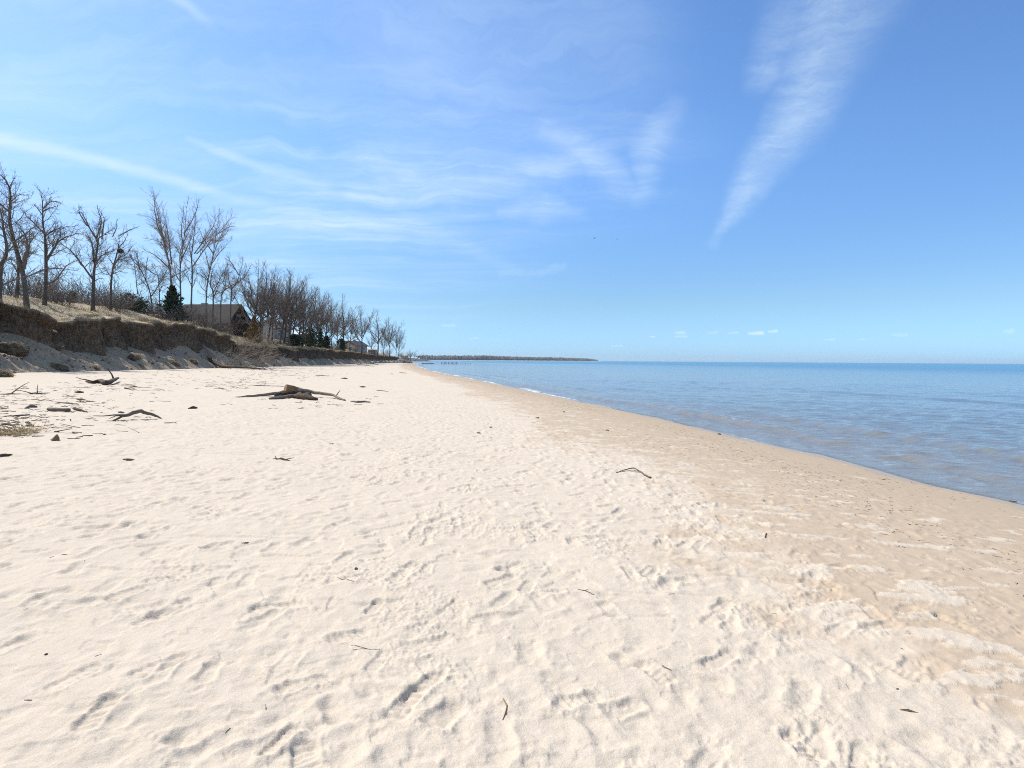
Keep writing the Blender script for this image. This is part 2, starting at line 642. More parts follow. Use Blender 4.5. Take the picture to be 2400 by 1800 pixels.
def mat_water():
    m, t, b, out = material('water')
    p = pos(t)
    off = t.attr('offshore')
    foam = t.attr('foam')
    px_, py_, pz_ = t.sep(p)
    n0 = t.noise(t.scaled(p, (.02, .008, 1), RAD(10)), 1.0, 3, .6)
    o2 = t.m('ADD', off, t.m('MULTIPLY', t.m('SUBTRACT', n0, .5), 40.0))
    near = t.mix(t.mapr(off, .3, 9.0), rgb(.166, .162, .150), rgb(.132, .160, .184))
    mid = t.mix(t.mapr(o2, 4, 60), near, rgb(.070, .130, .188))
    far = t.mix(t.mapr(o2, 50, 240), mid, rgb(.024, .135, .235))
    t.put(b.inputs['Base Color'], far)
    b.inputs['IOR'].default_value = 1.33
    b.inputs['Specular IOR Level'].default_value = .5
    t.put(b.inputs['Roughness'], t.mapr(off, 0, 200, .05, .22))
    rip = t.noise(t.scaled(p, (1.0, 3.2, 1), RAD(12)), 1.35, 4, .62, .3)
    rip2 = t.noise(t.scaled(p, (3.5, 9.0, 1), RAD(-8)), 1.6, 3, .6)
    big = t.noise(t.scaled(p, (.10, .33, 1), RAD(12)), 1.0, 4, .6)
    nb = t.bump(rip, .46, .13)
    nb = t.bump(rip2, .22, .04, nb)
    nb = t.bump(big, .30, .7, nb)
    t.put(b.inputs['Normal'], nb)
    fo = t.noise(p, 34.0, 4, .8)
    fo2 = t.noise(p, 3.0, 2, .5)
    fk = t.m('MULTIPLY', t.mapr(foam, .12, .8), t.mapr(t.m('ADD', fo, t.m('MULTIPLY', t.m('SUBTRACT', fo2, .5), .5)), .43, .56))
    fb = t.new('ShaderNodeBsdfDiffuse')
    fb.inputs[0].default_value = rgb(.82, .83, .82)
    mx = t.new('ShaderNodeMixShader')
    t.put(mx.inputs[0], fk)
    t.l.new(b.outputs[0], mx.inputs[1])
    t.l.new(fb.outputs[0], mx.inputs[2])
    tr = t.new('ShaderNodeBsdfTransparent')
    mx2 = t.new('ShaderNodeMixShader')
    t.put(mx2.inputs[0], t.m('MULTIPLY_ADD', fk, .6, t.mapr(off, -.25, .30, .35, 1.0), clamp=True))
    t.l.new(tr.outputs[0], mx2.inputs[1])
    t.l.new(mx.outputs[0], mx2.inputs[2])
    t.l.new(mx2.outputs[0], out.inputs['Surface'])
    return m


def mat_plain(name, c1, c2, scale=3.0, stretch=(1, 1, 1), rough=.9, bump=.3, dist=.02, coords='object', detail=5, lo=.3, hi=.7):
    m, t, b, out = material(name)
    q = objc(t) if coords == 'object' else pos(t)
    n = t.noise(t.scaled(q, stretch), scale, detail, .62)
    t.put(b.inputs['Base Color'], t.mix(t.mapr(n, lo, hi), rgb(*c1), rgb(*c2)))
    b.inputs['Roughness'].default_value = rough
    b.inputs['Specular IOR Level'].default_value = .15
    if bump:
        t.put(b.inputs['Normal'], t.bump(n, bump, dist))
    return m


M = {
    'sand': mat_sand(),
    'bank': mat_bank(),
    'water': mat_water(),
    'bark': mat_plain('bark', (.070, .058, .050), (.135, .115, .100), 6, (1, 1, .3)),
    'bark_pale': mat_plain('bark_pale', (.11, .095, .082), (.20, .175, .155), 5, (1, 1, .3)),
    'twig': mat_plain('twig', (.115, .092, .078), (.20, .165, .142), 2),
    'twig_pale': mat_plain('twig_pale', (.19, .150, .122), (.28, .232, .19), 2),
    'grass': mat_plain('dry_grass', (.29, .215, .115), (.47, .375, .235), .8, coords='world', bump=0),
    'root': mat_plain('root_hair', (.075, .052, .036), (.17, .12, .082), 2.0, coords='world', bump=0),
    'needle': mat_plain('needles', (.028, .042, .024), (.085, .105, .060), 2.5, bump=0),
    'rust': mat_plain('rusty_leaves', (.16, .095, .035), (.30, .20, .085), 3, bump=0),
    'sod': mat_plain('sod', (.055, .038, .025), (.15, .11, .072), 5, bump=.8, dist=.05),
    'drift': mat_plain('driftwood', (.12, .098, .080), (.27, .225, .185), 7, (1, 6, 6), bump=.4, dist=.01),
    'drift_dark': mat_plain('dark_driftwood', (.045, .034, .027), (.125, .095, .072), 8, (1, 5, 5), bump=.6, dist=.02),
    'drift_mid': mat_plain('grey_driftwood', (.095, .078, .064), (.20, .165, .135), 8, (1, 5, 5), bump=.5, dist=.01),
    'drift_tan': mat_plain('tan_wood', (.15, .095, .050), (.29, .20, .115), 6, (1, 5, 5), bump=.4, dist=.01),
    'litter': mat_plain('wood_litter', (.060, .045, .034), (.21, .16, .12), 3.0, coords='world', bump=0),
    'chip': mat_plain('wood_chip', (.11, .082, .060), (.26, .20, .15), 3.0, coords='world', bump=0),
    'stone': mat_plain('stone', (.24, .22, .20), (.44, .41, .37), 3, bump=.5, dist=.05),
    'stone_dark': mat_plain('dark_stone', (.075, .070, .064), (.17, .155, .14), 4, bump=.5, dist=.05),
    'concrete': mat_plain('broken_concrete', (.26, .25, .235), (.44, .42, .39), 2, bump=.4, dist=.05),
    'post': mat_plain('wet_timber', (.035, .030, .027), (.085, .072, .062), 5, (1, 1, .2)),
    'far': mat_plain('far_wood', (.040, .044, .040), (.105, .100, .088), .03, coords='world', bump=0, detail=8),
    'far_sand': mat_plain('far_sand', (.38, .34, .29), (.48, .43, .37), .05, coords='world', bump=0),
    'shingle': mat_plain('shingle_roof', (.027, .023, .022), (.050, .044, .042), 4, (1, 1, 6), bump=.3),
    'dark_wall': mat_plain('dark_timber_wall', (.030, .022, .018), (.065, .048, .038), 3, (1, 1, 8), bump=.3),
    'grey_wall': mat_plain('grey_siding', (.235, .235, .240), (.31, .31, .315), 2, (1, 1, 10), bump=.2),
    'tan_wall': mat_plain('tan_siding', (.33, .27, .205), (.42, .35, .27), 2, (1, 1, 8), bump=.2),
    'roof_dark': mat_plain('charcoal_roof', (.035, .038, .046), (.075, .078, .088), 3, bump=.2),
    'roof_pale': mat_plain('pale_roof', (.44, .46, .49), (.60, .62, .65), 2, bump=.1),
    'trim': mat_plain('white_trim', (.66, .66, .65), (.78, .78, .77), 2, bump=0),
    'red_trim': mat_plain('red_trim', (.11, .042, .032), (.17, .07, .055), 2, bump=0),
    'bird': mat_plain('feathers', (.045, .048, .055), (.12, .125, .135), 6, bump=0),
    'cottage': mat_plain('white_cottage_wall', (.62, .62, .60), (.76, .76, .74), .5, bump=0),
}


def mat_glass():
    m, t, b, out = material('window_glass')
    b.inputs['Base Color'].default_value = rgb(.05, .06, .07)
    b.inputs['Roughness'].default_value = .06
    b.inputs['Specular IOR Level'].default_value = .6
    return m


M['glass'] = mat_glass()

# ------------------------------------------------------------------ beach sheet (polar grid, finest near the viewer)
rng = np.random.default_rng(7)
th_dense = np.linspace(RAD(-50), RAD(50), 1060)
th_rest = np.linspace(RAD(50), RAD(310), 150)[1:-1]
TH = np.concatenate([th_dense, th_rest])             # angle from +Y, clockwise to +X
r_list = [0.05, 0.4, 0.8, 1.1, 1.35]
r = 1.5
while r < 46:
    r_list.append(r); r *= 1.0036
while r < 760:
    r_list.append(r); r *= 1.013
RR = np.array(r_list)
nr, nt = len(RR), len(TH)
GX = RR[:, None] * np.sin(TH)[None, :]
GY = RR[:, None] * np.cos(TH)[None, :]
SD = shore(GY) - GX
GZ = _bz(SD)


def sand_relief(x, y, sd):
    """hummocks, trampled lumps and crumbs of the dry sand, smoother where damp"""
    dist = np.hypot(x, y)
    dry = sstep(sd + .9 * fbm(x * .5, y * .5, 5, 3), 3.8, 7.2)
    wob = fbm(x * .35, y * .35, 11, 3)
    z = 0.013 * fbm(x * 0.8, y * 0.8, 21, 2) * (.35 + .65 * dry)
    tramp = sstep(fbm(x * .22, y * .22, 31, 3), -.45, .45)
    rid = 1 - np.abs(noise2(x * 2.6 + wob, y * 2.6, 41))
    z = z + 0.007 * (rid ** 3) * dry * (.2 + .8 * tramp)
    z = z + 0.005 * noise2(x * 2.0, y * 2.0 + wob, 51) * dry
    z = z + (0.0032 + .0055 * sstep(dist, 5, 14)) * fbm(x * 5.2, y * 5.2, 55, 3, .6) * dry * (.35 + .65 * tramp)
    rid2 = 1 - np.abs(noise2(x * 6.3, y * 6.3 + wob, 61))
    z = z + 0.004 * rid2 ** 3 * dry * tramp
    crumb = sstep(fbm(x * .8 + 9, y * .8, 71, 4), .26, .58) * dry
    cr = np.clip(noise2(x * 17, y * 17, 81) - .1, 0, 1) + .6 * np.clip(noise2(x * 37, y * 37, 91), 0, 1)
    z = z + 0.017 * crumb * cr * (dist < 30)
    brk = fbm(x * 1.5 + 3 * wob, y * 2.1, 75, 4)
    patch = sstep(fbm(x * .33 + 4, y * .33, 78, 2), -.15, .35)
    z = z - 0.010 * sstep(brk, .10, .19) * dry * patch * (dist < 34)
    brk2 = fbm(x * 4.2, y * 5.0 + wob, 85, 3)
    z = z - 0.0055 * sstep(brk2, .30, .42) * dry * (1 - .5 * patch) * (dist < 24)
    flat = 1 - dry
    z = z + flat * sstep(sd, .8, 2.5) * 0.008 * (noise2(x * 4.2, y * 4.2, 101) + .6 * noise2(x * 10, y * 10, 111))
    # low cusps make the water's edge wander
    z = z + .022 * noise2(y * .33, sd * .2, 121) * (1 - sstep(sd, 1.0, 3.0)) + .010 * noise2(y * 1.1, sd * .6, 122) * (1 - sstep(sd, .8, 2.0))
    return z, dry


relief, dryness = sand_relief(GX, GY, SD)
land_fade = sstep(SD, -2.5, -1.0)
GZ = GZ + relief * land_fade


def stamp(cx, cy, ang, L, Wd, depth, kind, soft, seed=0):
    R0 = math.hypot(cx, cy); T0 = math.atan2(cx, cy)
    ext = L * 0.95
    i0, i1 = np.searchsorted(RR, [R0 - ext, R0 + ext])
    dt = ext / max(R0, .5)
    j0, j1 = np.searchsorted(th_dense, [T0 - dt, T0 + dt])
    if i1 - i0 < 2 or j1 - j0 < 2:
        return
    X = GX[i0:i1, j0:j1] - cx; Y = GY[i0:i1, j0:j1] - cy
    ca, sa = math.cos(ang), math.sin(ang)
    u = (X * ca + Y * sa) / (L * .5)
    v = (-X * sa + Y * ca) / (Wd * .5)
    wob = 0.16 * noise2(X * 9 + seed, Y * 9, 3) + .10 * noise2(X * 24 + seed, Y * 24, 4)
    if kind == 'shoe':
        v = v / (1 - .22 * np.cos((u - .1) * 2.6) * (np.abs(u) < 1))
        q = (np.abs(u) ** 2.6 + np.abs(v) ** 2.4) ** (1 / 2.5) + wob * soft
        pit = -depth * (1 - sstep(q, .84 - .62 * min(soft, 1.1), 1.0 + .25 * soft))
        pit = pit * (0.78 + .34 * sstep(np.abs(u + .1), .15, .75))
        if soft < .4:
            pit = pit + (q < .9) * depth * .22 * np.sin(u * 21 + v * 2)
    else:
        q = np.sqrt(u * u + v * v) + wob
        pit = -depth * np.exp(-(q / .68) ** 2.6)
    lip = depth * (.28 if soft < .5 else .5 if kind == 'shoe' else .42) * np.exp(-((q - 1.18) / (.14 + .22 * soft)) ** 2)
    lip = lip * (0.45 + .8 * np.clip(.5 + noise2(X * 7 + seed * 1.7, Y * 7, 8), 0, 1.2))
    if kind == 'shoe' and soft < .5:
        near = np.exp(-((q - 1.25) / .45) ** 2)
        crumbs = np.clip(noise2(X * 26 + seed, Y * 26, 5), 0, 1) + .6 * np.clip(noise2(X * 55 + seed, Y * 55, 6), 0, 1)
        lip = lip + near * crumbs * min(depth, .010) * .7 + (q < 1) * depth * .12 * noise2(X * 30 + seed, Y * 30, 9)
    GZ[i0:i1, j0:j1] += pit + lip


def lay_prints():
    rg = np.random.default_rng(3)
    # walking tracks: steps along lines, most of them along the beach
    for k in range(135):
        a = RAD(90) + rg.normal(0, .22) + (rg.random() < .12) * rg.normal(0, .9)
        x = rg.uniform(-17, 5.2) if rg.random() < .8 else rg.uniform(-26, 8)
        y = rg.uniform(0.5, 27)
        soft = rg.choice([.08, .25, .7, 1.1], p=[.40, .30, .20, .10])
        n = int(rg.integers(8, 26))
        side = 1
        small = rg.choice([1, 1, .8])
        for s in range(n):
            a += rg.normal(0, .05)
            x += math.cos(a) * .68; y += math.sin(a) * .68
            sd = float(shore(y)) - x
            if sd < .5 or y < 1.2 or y > 36:
                continue
            px = x - math.sin(a) * .10 * side; py = y + math.cos(a) * .10 * side
            dep = rg.uniform(.007, .013) * (1 if sd > 6 else .5 if sd > 3.5 else .3)
            wsc = 1.0 + .75 * max(0, soft - .2)
            stamp(px, py, a + rg.normal(0, .12) - .1 * side, rg.uniform(.27, .33) * small, rg.uniform(.105, .13) * small * wsc, dep, 'shoe', soft, s + k * 31)
            side = -side
    # dog paws, heels and vague dimples everywhere
    for k in range(6000):
        R0 = 1.4 + 34 * rg.random() ** 1.25
        T0 = rg.uniform(RAD(-48), RAD(46))
        x, y = R0 * math.sin(T0), R0 * math.cos(T0)
        sd = float(shore(y)) - x
        if sd < 1.0:
            continue
        f = 1 if sd > 6 else .5 if sd > 4.2 else .22
        L = rg.uniform(.07, .30)
        if sd < 4.5:
            L *= .6
        stamp(x, y, rg.normal(RAD(80), .6), L, L * rg.uniform(.5, .9), rg.uniform(.003, .014) * f * min(1, L / .2) * (.55 + .95 * min(1, max(0, (R0 - 4) / 9))), 'dent', 1, k)
    for k in range(300):
        R0 = math.sqrt(rg.uniform(2.0 ** 2, 9.5 ** 2)); T0 = rg.uniform(RAD(-46), RAD(40))
        x, y = R0 * math.sin(T0), R0 * math.cos(T0)
        sd = float(shore(y)) - x
        if sd < 3:
            continue
        soft = rg.choice([.08, .2, .45, .8])
        stamp(x, y, rg.normal(RAD(62), .5), rg.uniform(.24, .33), rg.uniform(.10, .13) * (1 + .4 * soft), rg.uniform(.008, .014) * (1 if sd > 5.5 else .5), 'shoe', soft, k * 7 + 5)
    for k in range(1700):
        y = 2.0 + 32 * rg.random() ** 1.4
        sd = rg.uniform(.7, 6.4)
        x = float(shore(y)) - sd
        L = rg.uniform(.04, .12)
        stamp(x, y, rg.normal(RAD(80), .7), L, L * rg.uniform(.4, .8), rg.uniform(.004, .009), 'dent', 1, k)
    # the clear shoe prints nearest the viewer
    for (ax, ay, bx, by, w, dep, soft) in [(188, 1722, 268, 1636, .115, .013, .15), (355, 1610, 408, 1550, .10, .012, .5), (60, 1425, 110, 1392, .10, .012, .3), (800, 1690, 770, 1640, .12, .014, .9), (1020, 1690, 1060, 1660, .16, .016, .4),
                                           (1440, 1665, 1480, 1655, .13, .015, .6), (1455, 1545, 1500, 1560, .11, .015, .6), (340, 1365, 410, 1355, .11, .012, .3), (640, 1400, 700, 1420, .15, .013, .45),
                                           (980, 1450, 1100, 1480, .17, .012, .4), (470, 1770, 410, 1730, .13, .013, .7), (480, 1590, 500, 1560, .11, .014, .4), (255, 1705, 330, 1660, .14, .012, 1.1)]:
        A = hit(ax, ay); B = hit(bx, by)
        d = B - A
        stamp((A[0] + B[0]) / 2, (A[1] + B[1]) / 2, math.atan2(d[1], d[0]), max(.22, min(.36, math.hypot(d[0], d[1]) * 1.1)), w, dep, 'shoe', soft, int(ax))


lay_prints()

WET = 1 - sstep(SD + 1.3 * fbm(GX * .42, GY * .16, 131, 4) + .7 * fbm(GX * 1.7, GY * 1.5, 141, 4), 5.3, 6.7)
# pale dry sand lies in lobes over the damp sand near the edge of the damp band
pale = sstep(fbm(GX * 1.5 + GY * .4, GY * 3.4, 151, 5, .6) - .13 * np.clip(6.4 - SD, 0, 6), .15, .28)
WET = np.clip(WET * (1 - .9 * pale), 0, 1)
GZ = GZ + .010 * pale * sstep(SD, 2, 4) * (1 - sstep(SD, 6, 7))
# the sheet sinks a little where the bank stands on it
GZ = GZ - 0.35 * sstep(toe(GY) - GX, .5, 2.0)
idx = np.arange(nr * nt).reshape(nr, nt)
a = idx[:-1, :]; b2 = idx[1:, :]
Fq = np.stack([a, np.roll(a, -1, 1), np.roll(b2, -1, 1), b2], -1).reshape(-1, 4)
Vb = np.stack([GX, GY, GZ], -1).reshape(-1, 3)
cap = np.array([idx[0, ::-1]])
beach = mesh_np('beach', Vb, [Fq[:, ::-1], cap[:, ::-1]], M['sand'], attrs={'wet': WET, 'shore_dist': SD})
tag(beach, 'pale trampled sand beach with a damp tan strip along the water', None, None, 'structure')


def ground(x, y):
    """height of the finished sand surface"""
    R0 = math.hypot(x, y); T0 = math.atan2(x, y)
    i = int(np.clip(np.searchsorted(RR, R0) - 1, 0, nr - 2))
    j = int(np.clip(np.searchsorted(th_dense, T0) - 1, 0, len(th_dense) - 2))
    fu = np.clip((R0 - RR[i]) / (RR[i + 1] - RR[i]), 0, 1)
    fv = np.clip((T0 - th_dense[j]) / (th_dense[j + 1] - th_dense[j]), 0, 1)
    return float((GZ[i, j] * (1 - fv) + GZ[i, j + 1] * fv) * (1 - fu) + (GZ[i + 1, j] * (1 - fv) + GZ[i + 1, j + 1] * fv) * fu)


# ------------------------------------------------------------------ eroded bank with its plateau
ys = [-40.0]
while ys[-1] < 30:
    ys.append(ys[-1] + (1.0 if ys[-1] < 20 else .3))
while ys[-1] < 372:
    ys.append(ys[-1] + max(.075, .0022 * ys[-1]))
YS = np.array(ys)
tA = np.linspace(-.06, 1, 46)                 # talus
tB = np.linspace(0, 1, 40)[1:]                # cut face
tC = np.concatenate([np.linspace(0, 3, 26)[1:], np.linspace(3, 14, 28)[1:], np.array([18, 24, 34, 50, 80, 130, 220, 330])])
TX = toe(YS)
TZ = _bz(shore(YS) - TX)
HH = np.maximum(rimz(YS), TZ + .05)
sc1 = fbm(YS * .16, YS * 0 + 3.3, 201, 3)
sc2 = fbm(YS * .62, YS * 0 + 1.3, 205, 3)
Hn = HH + (.30 * noise2(YS * .22, YS * 0 + 5, 207) + .24 * noise2(YS * .75, YS * 0 + 5, 208) + .07 * noise2(YS * 2.6, YS * 0 + 5, 206) - 1.3 * np.clip(noise2(YS * .17, YS * 0 + 4, 204) - .32, 0, 1)) * np.clip((HH - TZ) / 3, 0, 1) * (.25 + .75 * sstep(YS, 45, 49))
tot = Hn - TZ
hT = tot * np.clip(.41 + .24 * noise2(YS * .24, YS * 0 + 8, 209) + .13 * noise2(YS * .75, YS * 0 + 8, 203), .18, .76)
L1 = hT / .60
Lf = .26 * (tot - hT)
spur = .9 * np.exp(-((YS - 45.2) / 1.2) ** 2) - 1.9 * np.exp(-((YS - 49.2) / 2.0) ** 2)
rdg = (1 - 2.2 * np.abs(noise2(YS * .13, YS * 0 + 7.7, 202)))
scal = (.9 * sc1 + .7 * sc2 * (1 - np.exp(-((YS - 47) / 5) ** 2)) + .9 * (rdg - .45) * (1 - np.exp(-((YS - 47) / 5) ** 2)) + spur) * np.clip(tot / 4.0, .1, 1)
rows_x, rows_z, rows_k = [], [], []
for t in tA:
    w = max(t, 0) ** 1.2
    gull = .38 * (1 - np.abs(noise2(YS * .55 + .8 * t, YS * 0 + t * .6, 211)) * 2) + .17 * noise2(YS * 1.1 + .5 * t, t * 2.0 + YS * 0, 212) + .05 * noise2(YS * 3.4 + .5 * t, t * 6 + YS * 0, 219)
    env = math.sin(math.pi * min(max(t, 0), 1))
    rows_x.append(TX - L1 * t + scal * w * .9)
    rows_z.append(TZ + hT * (t * .82 + .18 * t * t) + gull * env * np.clip(tot / 3, .2, 1.2) + .05 * noise2(YS * 3.7, t * 9 + YS * 0, 213) * (t > 0) - (t < 0) * .15)
    rows_k.append(np.full(len(YS), .05) + .35 * max(t - .75, 0) * 4 * .5)
for t in tB:
    bulge = .36 * noise2(YS * .9, YS * 0 + t * 2.2, 221) + .24 * noise2(YS * 2.6, YS * 0 + t * 5, 222) + .12 * noise2(YS * 6.5, YS * 0 + t * 11, 223)
    lip = .40 * sstep(t, .70, .93) * (1 + .6 * noise2(YS * 1.7, YS * 0 + 2, 224))
    under = -.22 * math.sin(math.pi * t) * (1 + noise2(YS * .7, YS * 0 + 6, 225))
    rows_x.append(TX - L1 - Lf * t + scal * (.9 + .1 * t) + (bulge + lip + under) * np.clip(tot / 4, .15, 1) * min(1, t * 4))
    rows_z.append(TZ + hT + (tot - hT) * t + .05 * noise2(YS * 5, YS * 0 + t * 8, 226) * (t < .97))
    rows_k.append(np.full(len(YS), .75 + .35 * t if t < .93 else 1.6))
xr, zr = rows_x[-1], rows_z[-1]
for o in tC:
    f = 1 - float(sstep(o, 0, 6))
    rows_x.append(TX - L1 - Lf - o + (scal + .28 * f) * f)
    hum = (.10 * fbm(YS * .5, YS * 0 + o * .5, 231, 3) + .04 * noise2(YS * 2.2, YS * 0 + o * 2.2, 233)) * float(sstep(o, .0, 1.5))
    roundoff = .06 * (1 - math.exp(-o * 5))
    rows_z.append(Hn + roundoff + rise(np.full(len(YS), o), YS) * np.clip(tot / 3, .2, 1) + hum)
    rows_k.append(np.full(len(YS), 2.0))
BX, BZ, BK = np.array(rows_x), np.array(rows_z), np.array(rows_k)
BY = np.repeat(YS[None, :], len(BX), 0) + .25 * noise2(BX * .5, np.repeat(YS[None, :], len(BX), 0) * .5, 241) * (np.arange(len(BX)) > 5)[:, None]
nb_, nc_ = BX.shape
bi = np.arange(nb_ * nc_).reshape(nb_, nc_)
Fb = np.stack([bi[:-1, :-1], bi[:-1, 1:], bi[1:, 1:], bi[1:, :-1]], -1).reshape(-1, 4)
bank = mesh_np('eroded_bank', np.stack([BX, BY, BZ], -1).reshape(-1, 3), [Fb], M['bank'], attrs={'face': BK})
tag(bank, 'eroded sandy bank with a dark cut face and grassy top', None, None, 'structure')
N_A, N_B, N_C = len(tA), len(tB), len(tC)
ROW_RIM = N_A + N_B - 1


def bank_pt(y, row):
    j = int(np.clip(np.searchsorted(YS, y), 0, len(YS) - 1))
    return np.array([BX[row, j], BY[row, j], BZ[row, j]])


def plateau_z(x, y):
    j = int(np.clip(np.searchsorted(YS, y), 0, len(YS) - 1))
    col = BX[ROW_RIM:, j]
    return float(np.interp(-x, -col, BZ[ROW_RIM:, j]))


# ------------------------------------------------------------------ lake
wt = np.concatenate([np.linspace(RAD(-60), RAD(-14), 40)[:-1], np.linspace(RAD(-14), RAD(50), 720), np.linspace(RAD(50), RAD(175), 90)[1:]])
wr = []
r = 5.0
while r < 70:
    wr.append(r); r *= 1.0042
while r < 9500:
    wr.append(r); r *= 1.022
wr = np.array(wr)
WX = wr[:, None] * np.sin(wt)[None]; WY = wr[:, None] * np.cos(wt)[None]
WSD = shore(WY) - WX                      # negative offshore
OFF = -WSD
OFF = OFF - (.022 * noise2(WY * .33, WSD * .2, 121) + .010 * noise2(WY * 1.1, WSD * .6, 122)) / .11 * (1 - sstep(OFF, 1.0, 4.0))
near_fade = 1 - sstep(wr[:, None], 40, 110)
warp = 1.6 * fbm(WX * .07, WY * .07, 301, 3) + .35 * noise2(WX * .35, WY * .35, 305)
env = np.clip(.35 + .9 * noise2(WX * .10 + 5, WY * .035, 311), 0, 1.3)


def crest(ph):
    s = .5 + .5 * np.cos(ph)
    return s ** 3.2


Zw = np.zeros_like(WX)
amp_in = sstep(OFF, .1, 1.6)
def breaker(o0, amp, front, back, seed, f, lo=.35):
    """one long low wave running in parallel to the shore: steep towards the beach"""
    c = OFF - o0 - .45 * warp - .5 * noise2(WY * .06, WX * 0 + seed, seed)
    h = np.where(c < 0, np.exp(-(c / front) ** 2), np.exp(-(c / back) ** 2))
    return amp * h * np.clip(lo + f * noise2(WY * .07 + seed, WX * .05, seed + 3), 0, 1.15) * sstep(OFF, .25, .8)


Zw += breaker(1.75, .11, .22, .75, 361, .6, .8)
Zw += breaker(4.6, .075, .26, .9, 364, 1.1, .5)
Zw += breaker(8.2, .085, .33, 1.0, 367, 1.2)
Zw += breaker(12.5, .08, .36, 1.1, 370, 1.3)
Zw += breaker(17.5, .08, .4, 1.3, 373, 1.3)
Zw += breaker(23.5, .08, .45, 1.4, 376, 1.3)
Zw += .030 * amp_in * crest(2 * np.pi * (OFF * .93 + .10 * WY + warp) / 1.9) * np.clip(.5 + noise2(WX * .2, WY * .09, 321), 0, 1.2)
swell_n = WX * .62 + WY * .78
env2 = np.clip(.45 + .9 * noise2(WX * .035 + WY * .02 + 9, WY * .05, 351), 0, 1.3)
Zw += .038 * sstep(OFF, 1.5, 6) * env2 * crest(2 * np.pi * (swell_n + .9 * warp) / 2.7)
Zw += .022 * sstep(OFF, .8, 4) * np.clip(.4 + .8 * noise2(WX * .07 + 2, WY * .16, 353), 0, 1.2) * crest(2 * np.pi * (WX * .40 + WY * .92 + .8 * warp) / 1.45)
for k, (ang, lam, amp) in enumerate([(66, 1.05, .012), (48, .8, .009), (80, .65, .007), (15, 1.1, .010), (-20, .8, .008), (40, .62, .006), (-5, .47, .005), (62, .9, .006)]):
    kx, ky = math.cos(RAD(ang)) / lam, math.sin(RAD(ang)) / lam
    Zw += amp * sstep(OFF, .2, 1.2) * np.sin(2 * np.pi * (WX * kx + WY * ky) + 2.2 * noise2(WX * .6, WY * .6, 331 + k)) * (1 - sstep(wr[:, None], 18, 50))
Zw *= near_fade
# swash: small foam line at the edge and a few spilling crests
cr1 = crest(2 * np.pi * (OFF - 1.35 + .35 * warp) / 3.9)
edge_n = np.clip(.45 + 1.3 * noise2(WX * .16 + 3, WY * .075, 341) + .5 * sstep(WX, 7.6, 8.3) * (WY < 13), 0, 1)
FOAM = edge_n * np.exp(-((OFF - .10 + .10 * noise2(WX * 1.2, WY * 1.2, 345)) / (.075 + .0020 * wr[:, None])) ** 2)
cr1 = breaker(1.75, 1.0, .25, .30, 361, .6, .8)
FOAM += .38 * sstep(cr1, .75, .98) * sstep(noise2(WX * .9, WY * .6, 347), .40, .65)
FOAM += .45 * (OFF > 0.0) * (OFF < .7) * sstep(noise2(WX * .2, WY * .08, 349), .35, .6) * (wr[:, None] > 18) * (wr[:, None] < 140)
Zw += WATER_Z
wi = np.arange(Zw.size).reshape(Zw.shape)
Fw = np.stack([wi[:-1, :-1], wi[:-1, 1:], wi[1:, 1:], wi[1:, :-1]], -1).reshape(-1, 4)
keep = (OFF[:-1, :-1] > -2.0).reshape(-1)
lake = mesh_np('lake_water', np.stack([WX, WY, Zw], -1).reshape(-1, 3), [Fw[keep][:, ::-1]], M['water'], attrs={'offshore': OFF, 'foam': FOAM})
tag(lake, 'calm blue lake with low ripples and thin foam at its edge', None, None, 'structure')

# lake bed far out, below everything
mb = MB()
mb.add([(-12000, -12000, -6), (12000, -12000, -6), (12000, 12000, -6), (-12000, 12000, -6)], [(0, 1, 2, 3)])
lb = mb.build('lake_bed', M['far_sand'], smooth=False)
tag(lb, 'sandy bed under the lake', None, None, 'structure')


